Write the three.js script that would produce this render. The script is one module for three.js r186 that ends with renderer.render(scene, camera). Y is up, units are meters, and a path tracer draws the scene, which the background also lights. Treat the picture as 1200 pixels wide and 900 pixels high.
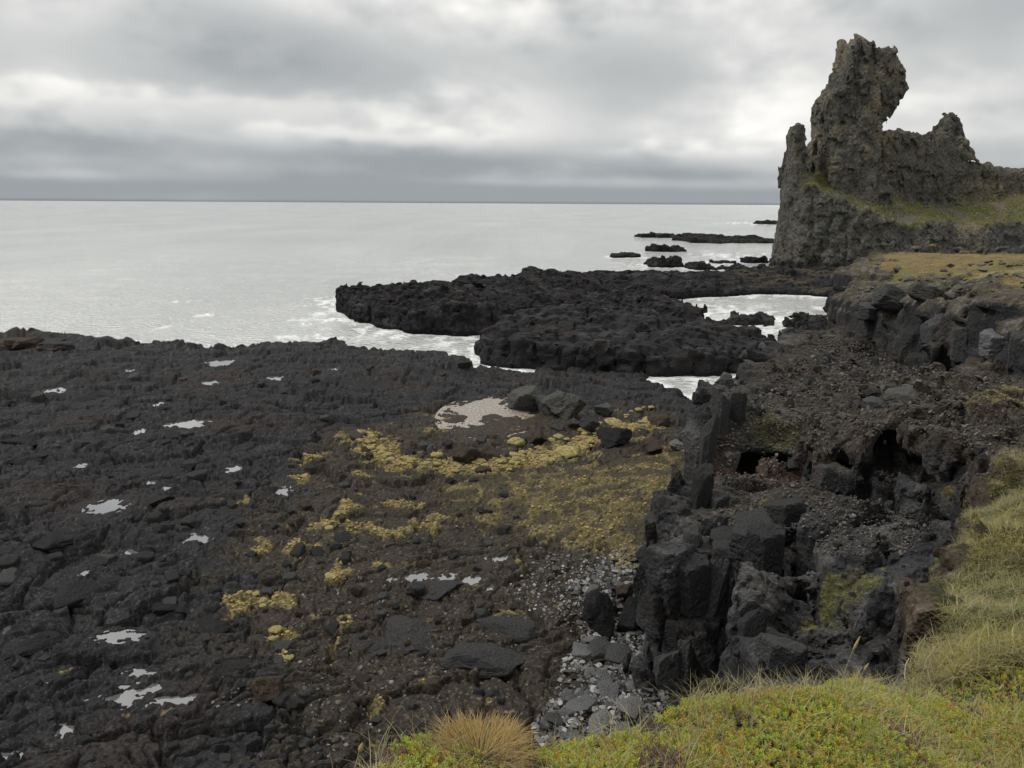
import * as THREE from 'three';
import { mergeGeometries, mergeVertices, toCreasedNormals } from 'three/addons/utils/BufferGeometryUtils.js';

// ------------------------------------------------------------------ noise
const PERM = new Uint8Array(1024);
{ let s = 1234567; const p = [...Array(256).keys()];
  for (let i = 255; i > 0; i--) { s = (s * 1103515245 + 12345) & 0x7fffffff; const j = s % (i + 1); [p[i], p[j]] = [p[j], p[i]]; }
  for (let i = 0; i < 1024; i++) PERM[i] = p[i & 255]; }
const G2X = new Float64Array(256), G2Y = new Float64Array(256);
for (let i = 0; i < 256; i++) { G2X[i] = Math.cos(i * 2.399963) * 1.5; G2Y[i] = Math.sin(i * 2.399963) * 1.5; }
const G3 = [[1, 1, 0], [-1, 1, 0], [1, -1, 0], [-1, -1, 0], [1, 0, 1], [-1, 0, 1], [1, 0, -1], [-1, 0, -1], [0, 1, 1], [0, -1, 1], [0, 1, -1], [0, -1, -1], [1, 1, 0], [-1, 1, 0], [0, -1, 1], [0, -1, -1]];
const G3X = Float64Array.from(G3, (g) => g[0]), G3Y = Float64Array.from(G3, (g) => g[1]), G3Z = Float64Array.from(G3, (g) => g[2]);
function n2(x, y) {
  const xi = Math.floor(x), yi = Math.floor(y), fx = x - xi, fy = y - yi, X = xi & 255, Y = yi & 255;
  const u = fx * fx * fx * (fx * (fx * 6 - 15) + 10), v = fy * fy * fy * (fy * (fy * 6 - 15) + 10);
  const a = PERM[PERM[X] + Y], b = PERM[PERM[X + 1] + Y], c = PERM[PERM[X] + Y + 1], d = PERM[PERM[X + 1] + Y + 1];
  const p = G2X[a] * fx + G2Y[a] * fy, q = G2X[b] * (fx - 1) + G2Y[b] * fy, r = G2X[c] * fx + G2Y[c] * (fy - 1), t = G2X[d] * (fx - 1) + G2Y[d] * (fy - 1);
  return p + u * (q - p) + v * (r + u * (t - r) - p - u * (q - p));
}
function n3(x, y, z) {
  const xi = Math.floor(x), yi = Math.floor(y), zi = Math.floor(z), fx = x - xi, fy = y - yi, fz = z - zi, X = xi & 255, Y = yi & 255, Z = zi & 255;
  const u = fx * fx * fx * (fx * (fx * 6 - 15) + 10), v = fy * fy * fy * (fy * (fy * 6 - 15) + 10), w = fz * fz * fz * (fz * (fz * 6 - 15) + 10);
  const A = PERM[X] + Y, B = PERM[X + 1] + Y, AA = PERM[A] + Z, AB = PERM[A + 1] + Z, BA = PERM[B] + Z, BB = PERM[B + 1] + Z;
  const g = (h, a, b, c) => { h &= 15; return G3X[h] * a + G3Y[h] * b + G3Z[h] * c; };
  const l = (t, a, b) => a + t * (b - a);
  return l(w, l(v, l(u, g(PERM[AA], fx, fy, fz), g(PERM[BA], fx - 1, fy, fz)), l(u, g(PERM[AB], fx, fy - 1, fz), g(PERM[BB], fx - 1, fy - 1, fz))),
    l(v, l(u, g(PERM[AA + 1], fx, fy, fz - 1), g(PERM[BA + 1], fx - 1, fy, fz - 1)), l(u, g(PERM[AB + 1], fx, fy - 1, fz - 1), g(PERM[BB + 1], fx - 1, fy - 1, fz - 1))));
}
function fbm2(x, y, o) { let s = 0, a = 1, f = 1; for (let i = 0; i < o; i++) { s += a * n2(x * f + i * 17.3, y * f - i * 9.1); a *= 0.5; f *= 2.03; } return s; }
function fbm3(x, y, z, o) { let s = 0, a = 1, f = 1; for (let i = 0; i < o; i++) { s += a * n3(x * f + i * 7.3, y * f - i * 3.1, z * f + i * 5.7); a *= 0.5; f *= 2.03; } return s; }
const hash2 = (x, y) => { let h = (x * 374761393 + y * 668265263) | 0; h = Math.imul(h ^ (h >>> 13), 1274126177); return ((h ^ (h >>> 16)) >>> 0) / 4294967296; };
let W1 = 0, W2 = 0, WID = 0, WX = 0, WY = 0, WI = 0, WJ = 0;            // last cellular lookup: nearest, second, cell value, offset to the cell's point
function wor2(x, y) {
  const xi = Math.floor(x), yi = Math.floor(y); W1 = 9; W2 = 9;
  for (let j = -1; j < 2; j++) for (let i = -1; i < 2; i++) {
    const cx = xi + i, cy = yi + j, dx = cx + 0.1 + 0.8 * hash2(cx, cy) - x, dy = cy + 0.1 + 0.8 * hash2(cy + 71, cx - 37) - y, d = dx * dx + dy * dy;
    if (d < W1) { W2 = W1; W1 = d; WX = dx; WY = dy; WI = cx; WJ = cy; } else if (d < W2) W2 = d;
  }
  W1 = Math.sqrt(W1); W2 = Math.sqrt(W2); WID = hash2(WI * 3 + 11, WJ * 5 - 7);
}
const clamp = (x, a = 0, b = 1) => x < a ? a : x > b ? b : x;
const ss = (a, b, x) => { x = clamp((x - a) / (b - a)); return x * x * (3 - 2 * x); };
const mix = (a, b, t) => a + (b - a) * t;
const smin = (a, b, k) => { const h = Math.max(k - Math.abs(a - b), 0) / k; return Math.min(a, b) - h * h * k * 0.25; };
const smax = (a, b, k) => -smin(-a, -b, k);
function rng(seed) { let a = seed | 0; return () => { a = (a + 0x6D2B79F5) | 0; let t = Math.imul(a ^ (a >>> 15), 1 | a); t = (t + Math.imul(t ^ (t >>> 7), 61 | t)) ^ t; return ((t ^ (t >>> 14)) >>> 0) / 4294967296; }; }

// ------------------------------------------------------------------ camera, sky, sun, exposure
const EYE = 20, FOC = 942, PITCH = Math.atan(212 / 942), ROLL = 0.0059;
const scene = new THREE.Scene();
const camera = new THREE.PerspectiveCamera(2 * Math.atan(450 / FOC) * 180 / Math.PI, 4 / 3, 0.1, 60000);
camera.position.set(0, EYE, 0); camera.rotation.order = 'YXZ'; camera.rotation.set(-PITCH, 0, ROLL);
const renderer = new THREE.WebGLRenderer({ antialias: true });
renderer.toneMapping = THREE.LinearToneMapping; renderer.toneMappingExposure = 1.2;
renderer.shadowMap.enabled = true; renderer.shadowMap.type = THREE.PCFSoftShadowMap;

const lin = (s) => { s = clamp(s / 255, 0, 1.6); return s <= 0.04045 ? s / 12.92 : Math.pow((s + 0.055) / 1.055, 2.4); };
{ // overcast sky: stratus sheets, thicker banks low over the sea
  const W = 2048, H = 1024, d = new Float32Array(W * H * 4);
  const base = [[-90, 70], [-3, 100], [0, 150], [0.8, 150], [1.6, 157], [2.6, 176], [4.5, 199], [7, 193], [10, 188], [20, 188], [27, 208], [40, 240], [60, 266], [90, 274]];
  const feat = [ // px, py, half width, half height, change
    [330, 88, 150, 46, -30], [60, 100, 110, 40, -8], [520, 193, 190, 12, -32], [330, 222, 360, 7, -6], [70, 176, 150, 15, -34], [570, 150, 80, 34, 22], [290, 137, 160, 12, 22], [85, 212, 70, 5, 28], [740, 214, 130, 8, 34], [800, 186, 110, 8, 26], [560, 222, 200, 4, -10], [860, 216, 60, 6, 24],
    [480, 30, 130, 40, 26], [60, 20, 160, 60, 12], [700, 10, 500, 40, 8], [930, 130, 60, 60, 16], [740, 105, 130, 50, -14], [1150, 50, 80, 60, -16], [680, 178, 90, 12, -9], [340, 165, 160, 8, 14], [60, 145, 90, 12, 14], [110, 50, 70, 40, 18], [1100, 140, 60, 30, 14], [850, 30, 120, 40, 18], [640, 40, 90, 30, 14]];
  for (let j = 0; j < H; j++) {
    const el = ((j + 0.5) / H - 0.5) * 180;
    let k = 0; while (k < base.length - 2 && el > base[k + 1][0]) k++;
    const b0 = mix(base[k][1], base[k + 1][1], ss(0, 1, (el - base[k][0]) / (base[k + 1][0] - base[k][0])));
    for (let i = 0; i < W; i++) {
      const a = ((i + 0.5) / W - 0.5) * 2 * Math.PI;                 // atan2(z, x)
      const az = Math.atan2(Math.cos(a), -Math.sin(a)) * 180 / Math.PI, o = (j * W + i) * 4;
      let v = b0;
      if (el > -1) {
        const e = Math.max(el, 0), ce = Math.cos(e * Math.PI / 180), X = Math.cos(a) * ce, Z = Math.sin(a) * ce, Yv = Math.pow((e + 1.5) / 90, 0.62) * 2.4;
        const wx = n3(X * 3, Yv * 4, Z * 3) * 0.18, n = fbm3(X * 4.6 + wx, Yv * 4.4 + wx, Z * 4.6, 4);
        const m = fbm3(X * 14 + 20, Yv * 13, Z * 14 + wx * 3, 4);
        v += n * 16 + m * 12 * ss(0, 4, e);
        if (Math.abs(az) < 60 && el < 25) {
          const px = 600 + Math.tan(az * Math.PI / 180) * 942, py = 238 - el * Math.PI / 180 * 942;
          const qx = px + n * 40 + m * 40 * ss(2, 6, el), qy = py + m * 14 * ss(1, 5, el) + n * 10 * ss(0, 4, el);
          for (const f of feat) { const dx = (qx - f[0]) / f[2], dy = (qy - f[1]) / f[3], q = dx * dx + dy * dy; if (q < 9) v += f[4] * Math.exp(-q * 0.7) * (1 + 0.9 * m * ss(1, 5, el) + 0.4 * n); }
        }
        
      }
      const cool = clamp((212 - v) / 60, -0.2, 1);
      d[o] = lin(v - 5 * cool); d[o + 1] = lin(v); d[o + 2] = lin(v + 5.5 * cool - 2); d[o + 3] = 1;
    }
  }
  const t = new THREE.DataTexture(d, W, H, THREE.RGBAFormat, THREE.FloatType);
  t.mapping = THREE.EquirectangularReflectionMapping; t.magFilter = THREE.LinearFilter; t.minFilter = THREE.LinearFilter; t.wrapS = THREE.RepeatWrapping; t.needsUpdate = true;
  scene.background = t; scene.environment = t;
}
const sun = new THREE.DirectionalLight(new THREE.Color(1, 0.97, 0.92), 1.5);
sun.position.set(-110, 120, -70); sun.target.position.set(0, 0, -60); sun.castShadow = true; sun.shadow.radius = 20;
sun.shadow.mapSize.set(2048, 2048); Object.assign(sun.shadow.camera, { left: -150, right: 150, top: 150, bottom: -150, near: 1, far: 500 });
scene.add(sun, sun.target);

// ------------------------------------------------------------------ photo geometry: a pixel gives a direction, a plane or a depth gives the point
function ray(px, py) {
  const X = px - 600, Y = 450 - py, c = Math.cos(ROLL), s = Math.sin(ROLL), x = (c * X - s * Y) / FOC, y = (s * X + c * Y) / FOC, cp = Math.cos(PITCH), sp = Math.sin(PITCH);
  return [x, y * cp - sp, -cp - y * sp];
}
const at = (px, py, h) => { const d = ray(px, py), t = (h - EYE) / d[1]; return [d[0] * t, h, d[2] * t]; };
const atD = (px, py, D) => { const d = ray(px, py), t = -D / d[2]; return [d[0] * t, EYE + d[1] * t, -D]; };
const CP = Math.cos(PITCH), SP = Math.sin(PITCH);
function inView(x, y, z, r, margin = 0.14) {          // bounding sphere against the photograph's frustum, widened
  const yy = y - EYE, cz = -(z * CP - yy * -SP), depth = -z * CP - yy * SP, up = yy * CP - z * SP;
  if (depth < -r) return false;
  const kx = (600 / FOC) * (1 + margin) * Math.max(depth, 0) + r * 1.3, ky = (450 / FOC) * (1 + margin) * Math.max(depth, 0) + r * 1.3;
  return Math.abs(x) < kx && Math.abs(up) < ky;
}
function hit(px, py, f, t0 = 2, t1 = 160) {           // first point along a pixel's direction where the solid f begins
  const d = ray(px, py), l = Math.hypot(...d); let t = t0;
  for (let k = 0; k < 600 && t < t1; k++) { const q = f(d[0] / l * t, EYE + d[1] / l * t, d[2] / l * t); if (q < 0.01) return [d[0] / l * t, EYE + d[1] / l * t, d[2] / l * t, t]; t += Math.max(q * 0.6, 0.02); }
  return null;
}
function polySdf(P, x, y) {
  let d = 1e9, s = 1;
  for (let i = 0, n = P.length, j = n - 1; i < n; j = i++) {
    const ax = P[j][0], ay = P[j][1], ex = P[i][0] - ax, ey = P[i][1] - ay, wx = x - ax, wy = y - ay, t = clamp((wx * ex + wy * ey) / (ex * ex + ey * ey)), bx = wx - ex * t, by = wy - ey * t;
    d = Math.min(d, bx * bx + by * by);
    const c1 = y >= ay, c2 = y < P[i][1], c3 = ex * wy > ey * wx;
    if ((c1 && c2 && c3) || (!c1 && !c2 && !c3)) s = -s;
  }
  return s * Math.sqrt(d);
}
function idw(pts, x, z, p = 3, soft = 0.5) { let a = 0, b = 0; for (const q of pts) { const w = Math.pow((x - q[0]) ** 2 + (z - q[2]) ** 2 + soft, -p / 2); a += w * q[1]; b += w; } return a / b; }
class Field {                                          // a function of (x, z), tabulated
  constructor(x0, x1, z0, z1, step, f) {
    this.x0 = x0; this.z0 = z0; this.k = 1 / step; this.nx = Math.ceil((x1 - x0) / step) + 1; this.nz = Math.ceil((z1 - z0) / step) + 1; this.a = new Float32Array(this.nx * this.nz);
    for (let j = 0; j < this.nz; j++) for (let i = 0; i < this.nx; i++) this.a[j * this.nx + i] = f(x0 + i * step, z0 + j * step);
  }
  at(x, z) {
    const u = clamp((x - this.x0) * this.k, 0, this.nx - 1.001), v = clamp((z - this.z0) * this.k, 0, this.nz - 1.001), i = u | 0, j = v | 0, f = u - i, g = v - j, o = j * this.nx + i, a = this.a;
    return (a[o] * (1 - f) + a[o + 1] * f) * (1 - g) + (a[o + this.nx] * (1 - f) + a[o + this.nx + 1] * f) * g;
  }
}

// ------------------------------------------------------------------ materials
function noiseTex(size, f, srgb) {
  const d = new Uint8Array(size * size * 4);
  for (let j = 0; j < size; j++) for (let i = 0; i < size; i++) { const v = f(i / size, j / size), o = (j * size + i) * 4; d[o] = d[o + 1] = d[o + 2] = clamp(v) * 255; d[o + 3] = 255; }
  const t = new THREE.DataTexture(d, size, size); t.wrapS = t.wrapT = THREE.RepeatWrapping; t.magFilter = THREE.LinearFilter; t.minFilter = THREE.LinearMipmapLinearFilter; t.generateMipmaps = true; if (srgb) t.colorSpace = THREE.SRGBColorSpace; t.needsUpdate = true; return t;
}
const tor = (u, v, f, fn) => { // tileable: blend of shifted copies
  const a = fn(u * f, v * f), b = fn((u - 1) * f, v * f), c = fn(u * f, (v - 1) * f), d = fn((u - 1) * f, (v - 1) * f); return mix(mix(a, b, u), mix(c, d, u), v); };
const rockBump = noiseTex(512, (u, v) => { const a = tor(u, v, 9, (x, y) => fbm2(x, y, 6)), p = tor(u, v, 34, (x, y) => { wor2(x, y); return W1; }); return 0.5 + a * 0.32 - 0.16 * ss(0.35, 0.0, p); });
const rockMap = noiseTex(512, (u, v) => 0.76 + 0.3 * tor(u, v, 16, (x, y) => fbm2(x + 40, y, 5)) + (tor(u, v, 40, (x, y) => n2(x, y + 9)) > 0.3 ? 0.2 : 0), true);
const waveBump = noiseTex(768, (u, v) => 0.5 + 0.30 * tor(u, v, 14, (x, y) => fbm2(x, y * 1.7, 5)));
const turfBump = noiseTex(512, (u, v) => 0.5 + 0.4 * tor(u, v, 22, (x, y) => fbm2(x, y, 4)));
const rep = (t, k) => { const c = t.clone(); c.repeat.set(k, k); c.needsUpdate = true; return c; };
const MAT = {
  rockCrisp: new THREE.MeshPhysicalMaterial({ vertexColors: true, flatShading: true, roughness: 0.9, specularIntensity: 0.35, map: rep(rockMap, 0.5), bumpMap: rep(rockBump, 0.5), bumpScale: 0.14 }),
  lavaCrisp: new THREE.MeshPhysicalMaterial({ vertexColors: true, flatShading: true, roughness: 0.85, specularIntensity: 0.4, map: rep(rockMap, 0.45), bumpMap: rep(rockBump, 0.45), bumpScale: 0.16 }),
  rock: new THREE.MeshPhysicalMaterial({ vertexColors: true, roughness: 0.9, specularIntensity: 0.35, map: rep(rockMap, 0.5), bumpMap: rep(rockBump, 0.5), bumpScale: 0.14 }),
  lava: new THREE.MeshPhysicalMaterial({ vertexColors: true, roughness: 0.78, specularIntensity: 0.35, map: rep(rockMap, 0.45), bumpMap: rep(rockBump, 0.45), bumpScale: 0.16 }),
  far: new THREE.MeshPhysicalMaterial({ vertexColors: true, flatShading: true, roughness: 0.95, specularIntensity: 0.25, map: rep(rockMap, 0.1), bumpMap: rep(rockBump, 0.1), bumpScale: 0.35 }),
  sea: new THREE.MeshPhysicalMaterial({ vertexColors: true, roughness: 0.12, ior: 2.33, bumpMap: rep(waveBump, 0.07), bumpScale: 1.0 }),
  pool: new THREE.MeshPhysicalMaterial({ color: new THREE.Color(0.10, 0.10, 0.105), roughness: 0.04, ior: 2.33, clearcoat: 1, clearcoatRoughness: 0.03 }),
  twig: new THREE.MeshStandardMaterial({ color: new THREE.Color(0.38, 0.34, 0.28), roughness: 0.9 }),
  straw: new THREE.MeshStandardMaterial({ color: new THREE.Color(0.34, 0.27, 0.13), roughness: 0.9, side: THREE.DoubleSide }),
  leaf: new THREE.MeshPhysicalMaterial({ vertexColors: true, roughness: 0.75, transmission: 0.3, thickness: 0, side: THREE.DoubleSide }),
  blade: new THREE.MeshPhysicalMaterial({ color: 0xffffff, roughness: 0.7, transmission: 0.3, thickness: 0, side: THREE.DoubleSide }),
};
const stoneMat = (r, g, b, rough = 0.9) => new THREE.MeshPhysicalMaterial({ color: new THREE.Color(r, g, b), roughness: rough, specularIntensity: 0.4, map: rep(rockMap, 0.9), bumpMap: rep(rockBump, 0.9), bumpScale: 0.11 });
const STONE = {
  dark: stoneMat(0.05, 0.049, 0.05), black: stoneMat(0.022, 0.021, 0.022), grey: stoneMat(0.185, 0.188, 0.192), mid: stoneMat(0.09, 0.09, 0.091), pale: stoneMat(0.24, 0.235, 0.225), white: stoneMat(0.62, 0.6, 0.57), brown: stoneMat(0.075, 0.055, 0.042), lichen: stoneMat(0.10, 0.099, 0.09),
};
// ------------------------------------------------------------------ object helpers
const taken = {};
function numbered(n) { const k = taken[n] = (taken[n] ?? -1) + 1; return k ? `${n}_${String(k).padStart(3, '0')}` : n; }
function shade(o) { o.traverse((m) => { if (m.isMesh) { m.castShadow = true; m.receiveShadow = true; } }); return o; }
function put(o, name, label, category, group) { o.name = numbered(name); o.userData.label = label; o.userData.category = category; if (group) o.userData.group = group; scene.add(shade(o)); return o; }
function setting(o, name, label, kind = 'structure', category) { o.name = numbered(name); o.userData.kind = kind; if (label) o.userData.label = label; if (category) o.userData.category = category; scene.add(shade(o)); return o; }
function part(o, name, parent) { o.name = name; parent.add(shade(o)); return o; }

// ------------------------------------------------------------------ solids: signed distance -> mesh (naive surface nets on sparse blocks)
function meshSdf(f, coarse, slack, [x0, y0, z0, x1, y1, z1], cell, color, { cull = true, uvK = 1 } = {}) {
  const N = 16, B = N * cell, S = N + 2, val = new Float32Array(S * S * S), pos = [], idx = [], seen = new Map(), local = new Int32Array((N + 1) ** 3);
  const nx = Math.ceil((x1 - x0) / B), ny = Math.ceil((y1 - y0) / B), nz = Math.ceil((z1 - z0) / B), R = B * 0.87 + cell * 2;
  for (let bz = 0; bz < nz; bz++) for (let by = 0; by < ny; by++) for (let bx = 0; bx < nx; bx++) {
    const ox = x0 + bx * B, oy = y0 + by * B, oz = z0 + bz * B, cx = ox + B / 2, cy = oy + B / 2, cz = oz + B / 2;
    if (cull && !inView(cx, cy, cz, R)) continue;
    const dc = coarse(cx, cy, cz); if (Math.abs(dc) > R * 1.25 + slack) continue;
    let neg = false, posi = false, o = 0;
    for (let k = 0; k < S; k++) for (let j = 0; j < S; j++) for (let i = 0; i < S; i++) { const v = f(ox + i * cell, oy + j * cell, oz + k * cell); val[o++] = v; if (v < 0) neg = true; else posi = true; }
    if (!neg || !posi) continue;
    local.fill(-1); const M = N + 1;
    for (let k = 0; k < M; k++) for (let j = 0; j < M; j++) for (let i = 0; i < M; i++) {
      const b = (k * S + j) * S + i; let sx = 0, sy = 0, sz = 0, n = 0;
      const e = (a, c, ax, ay, az, dx, dy, dz) => { const p = val[a], q = val[c]; if ((p < 0) !== (q < 0)) { const t = p / (p - q); sx += ax + dx * t; sy += ay + dy * t; sz += az + dz * t; n++; } };
      const Y = S, Z = S * S;
      e(b, b + 1, 0, 0, 0, 1, 0, 0); e(b + Y, b + Y + 1, 0, 1, 0, 1, 0, 0); e(b + Z, b + Z + 1, 0, 0, 1, 1, 0, 0); e(b + Y + Z, b + Y + Z + 1, 0, 1, 1, 1, 0, 0);
      e(b, b + Y, 0, 0, 0, 0, 1, 0); e(b + 1, b + 1 + Y, 1, 0, 0, 0, 1, 0); e(b + Z, b + Z + Y, 0, 0, 1, 0, 1, 0); e(b + 1 + Z, b + 1 + Y + Z, 1, 0, 1, 0, 1, 0);
      e(b, b + Z, 0, 0, 0, 0, 0, 1); e(b + 1, b + 1 + Z, 1, 0, 0, 0, 0, 1); e(b + Y, b + Y + Z, 0, 1, 0, 0, 0, 1); e(b + 1 + Y, b + 1 + Y + Z, 1, 1, 0, 0, 0, 1);
      if (!n) continue;
      const gi = bx * N + i, gj = by * N + j, gk = bz * N + k, key = (gk * 8192 + gj) * 8192 + gi; let id = seen.get(key);
      if (id === undefined) { id = pos.length / 3; seen.set(key, id); pos.push(x0 + (gi + sx / n) * cell, y0 + (gj + sy / n) * cell, z0 + (gk + sz / n) * cell); }
      local[(k * M + j) * M + i] = id;
    }
    const L = (i, j, k) => local[(k * M + j) * M + i];
    const quad = (a, b, c, d, flip) => { if (a < 0 || b < 0 || c < 0 || d < 0) return; flip ? idx.push(a, c, b, a, d, c) : idx.push(a, b, c, a, c, d); };
    for (let k = 0; k < N + 1; k++) for (let j = 0; j < N + 1; j++) for (let i = 0; i < N + 1; i++) {   // an edge belongs to the block that holds its start, shifted by one
      const b = (k * S + j) * S + i, p = val[b] < 0;
      if (i < N + 1 && j > 0 && k > 0 && i < N) { const q = val[b + 1] < 0; if (p !== q) quad(L(i, j - 1, k - 1), L(i, j, k - 1), L(i, j, k), L(i, j - 1, k), !p); }
      if (i > 0 && k > 0 && j < N) { const q = val[b + S] < 0; if (p !== q) quad(L(i - 1, j, k - 1), L(i - 1, j, k), L(i, j, k), L(i, j, k - 1), !p); }
      if (i > 0 && j > 0 && k < N) { const q = val[b + S * S] < 0; if (p !== q) quad(L(i - 1, j - 1, k), L(i, j - 1, k), L(i, j, k), L(i - 1, j, k), !p); }
    }
  }
  const up = new Int32Array(pos.length / 3).map((_, i) => i), root = (a) => { while (up[a] !== a) a = up[a] = up[up[a]]; return a; }, size = new Map(), keep = [];
  for (let t = 0; t < idx.length; t += 3) { const a = root(idx[t]), b = root(idx[t + 1]); up[a] = b; up[root(idx[t + 2])] = root(b); }
  for (let t = 0; t < idx.length; t += 3) { const a = root(idx[t]); size.set(a, (size.get(a) ?? 0) + 1); }
  for (let t = 0; t < idx.length; t += 3) if (size.get(root(idx[t])) > 260) keep.push(idx[t], idx[t + 1], idx[t + 2]);
  const used = new Int32Array(pos.length / 3).fill(-1), P2 = [];
  for (let k = 0; k < keep.length; k++) { const v = keep[k]; if (used[v] < 0) { used[v] = P2.length / 3; P2.push(pos[v * 3], pos[v * 3 + 1], pos[v * 3 + 2]); } keep[k] = used[v]; }
  return finish(P2, keep, color, uvK);
}
function finish(pos, idx, color, uvK) {               // normals, colours by place, uv in metres along the face's own main plane
  const g0 = new THREE.BufferGeometry(); g0.setAttribute('position', new THREE.Float32BufferAttribute(pos, 3)); g0.setIndex(idx); g0.computeVertexNormals();
  const n = g0.attributes.normal.array, nv = pos.length / 3, P = [], Nn = [], C = [], U = [], I = [], map = new Int32Array(nv * 3).fill(-1), col = new Float32Array(nv * 3), c = [0, 0, 0];
  for (let v = 0; v < nv; v++) { color(pos[v * 3], pos[v * 3 + 1], pos[v * 3 + 2], n[v * 3], n[v * 3 + 1], n[v * 3 + 2], c); col[v * 3] = c[0]; col[v * 3 + 1] = c[1]; col[v * 3 + 2] = c[2]; }
  for (let t = 0; t < idx.length; t += 3) {
    let sx = 0, sy = 0, sz = 0; for (let k = 0; k < 3; k++) { const v = idx[t + k] * 3; sx += n[v]; sy += n[v + 1]; sz += n[v + 2]; }
    sx = Math.abs(sx); sy = Math.abs(sy) * 0.9; sz = Math.abs(sz); const ax = sy >= sx && sy >= sz ? 1 : sx >= sz ? 0 : 2;
    for (let k = 0; k < 3; k++) {
      const v = idx[t + k]; let m = map[v * 3 + ax];
      if (m < 0) { m = map[v * 3 + ax] = P.length / 3; const x = pos[v * 3], y = pos[v * 3 + 1], z = pos[v * 3 + 2]; P.push(x, y, z); Nn.push(n[v * 3], n[v * 3 + 1], n[v * 3 + 2]); C.push(col[v * 3], col[v * 3 + 1], col[v * 3 + 2]); if (ax === 0) U.push(z * uvK, y * uvK); else if (ax === 1) U.push(x * uvK, z * uvK); else U.push(x * uvK, y * uvK); }
      I.push(m);
    }
  }
  const g = new THREE.BufferGeometry(); g.setAttribute('position', new THREE.Float32BufferAttribute(P, 3)); g.setAttribute('normal', new THREE.Float32BufferAttribute(Nn, 3)); g.setAttribute('color', new THREE.Float32BufferAttribute(C, 3)); g.setAttribute('uv', new THREE.Float32BufferAttribute(U, 2)); g.setIndex(I); return g;
}

// ------------------------------------------------------------------ the lava bench
const BENCH = [[-100, -97], [-61, -96], [-47, -93], [-36, -90.5], [-29, -91], [-20, -94.5], [-9.5, -89.5], [-4, -84], [-0.5, -88], [3, -95], [9, -95], [15, -93], [16.5, -84], [17, -68], [16.8, -61], [21, -55], [28, -40], [22, -8], [-5, -8], [-60, -8], [-100, -20]];
const benchLv = [[-61, 4.3, -93], [-40, 4.3, -89], [-25, 4.1, -88], [-8, 3.9, -84], [5, 3.3, -76], [13, 2.5, -71], [2, 0.5, -91], [8, 0.4, -91], [14, 0.3, -89], [4, 2.4, -81], [10, 1.9, -80], [15, 1.4, -78], [16, 2.6, -63], [-30, 4.0, -60], [-20, 3.8, -40], [-10, 3.6, -28], [-14, 3.4, -21], [0, 3.4, -45], [2, 3.2, -62], [8, 3.3, -55], [10, 3.9, -44], [6, 3.6, -32], [3, 3.6, -25], [-5, 3.5, -21], [-3, 3.1, -62], [-50, 4.3, -60]];
const INLET = [[-75, -68], [-48, -55], [-36, -47.5], [-30, -42], [-28.6, -39]];
const inletD = (x, z) => { let d = 99; for (let i = 1; i < INLET.length; i++) { const [ax, az] = INLET[i - 1], ex = INLET[i][0] - ax, ez = INLET[i][1] - az, t = clamp(((x - ax) * ex + (z - az) * ez) / (ex * ex + ez * ez)); d = Math.min(d, Math.hypot(x - ax - ex * t, z - az - ez * t)); } return d; };
const benchE = new Field(-102, 30, -102, -6, 0.5, (x, z) => Math.max(polySdf(BENCH, x, z), 1.7 - inletD(x, z)));
const benchL = new Field(-102, 30, -102, -6, 0.5, (x, z) => idw(benchLv, x, z, 3, 4));
const POOLPX = [[62, 458, 15, 3.6], [150, 434, 9, 2.4], [257, 426, 15, 3.4], [247, 448, 12, 2.4], [323, 443, 9, 2.4], [392, 432, 5, 2], [220, 497, 23, 3.6], [166, 505, 5, 3.4], [95, 546, 6, 2.2], [273, 550, 7, 3], [125, 594, 18, 7], [330, 577, 9, 5.5], [231, 631, 14, 6], [153, 647, 8, 3], [140, 746, 25, 6], [112, 821, 30, 9], [154, 816, 32, 12], [206, 822, 28, 8], [57, 803, 6, 5], [76, 856, 12, 9], [8, 888, 16, 9], [207, 871, 8, 4], [340, 857, 12, 6], [303, 886, 10, 7], [460, 680, 8, 4], [489, 677, 14, 5], [525, 678, 10, 4.5], [555, 680, 12, 5], [574, 690, 5, 4], [427, 685, 9, 3.5], [396, 691, 8, 4], [586, 655, 14, 3], [164, 788, 16, 4], [186, 474, 4, 2], [113, 507, 4, 2], [272, 512, 4, 2], [196, 572, 4, 2], [10, 737, 8, 5], [98, 672, 4, 3], [178, 565, 5, 2]];
const POOLS = POOLPX.map(([px, py, rx, ry]) => {
  let h = 3.6, p; for (let k = 0; k < 6; k++) { p = at(px, py, h); h = benchL.at(p[0], p[2]) - 0.02; }
  const a = at(px, py - ry, h), b = at(px, py + ry, h), D = -p[2];
  return { x: p[0], z: p[2], y: h, rx: Math.max(rx * D / 942, 0.12) * 1.15, rz: Math.max(Math.abs(a[2] - b[2]) / 2, 0.12) * 1.1, px, py };
});
const SANDP = (() => { const p = at(570, 488, 2.95); return { x: p[0], z: p[2], y: 2.98, rx: 3.0, rz: 5.0 }; })();
const ell = (q, x, z, wob) => { const dx = (x - q.x) / q.rx, dz = (z - q.z) / q.rz; return Math.sqrt(dx * dx + dz * dz) + wob; };
const mossC = at(600, 535, 3.3), fieldC = at(745, 600, 3.7);
const CRES = [[425, 512], [450, 535], [490, 545], [540, 548], [590, 545], [630, 537], [665, 522], [700, 512], [735, 500], [760, 488]].map(([a, b]) => at(a, b, 3.3));
const lineD = (L, x, z) => { let d = 99; for (let i = 1; i < L.length; i++) { const ax = L[i - 1][0], az = L[i - 1][2], ex = L[i][0] - ax, ez = L[i][2] - az, t = clamp(((x - ax) * ex + (z - az) * ez) / (ex * ex + ez * ez)); d = Math.min(d, Math.hypot(x - ax - ex * t, z - az - ez * t)); } return d; };
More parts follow.
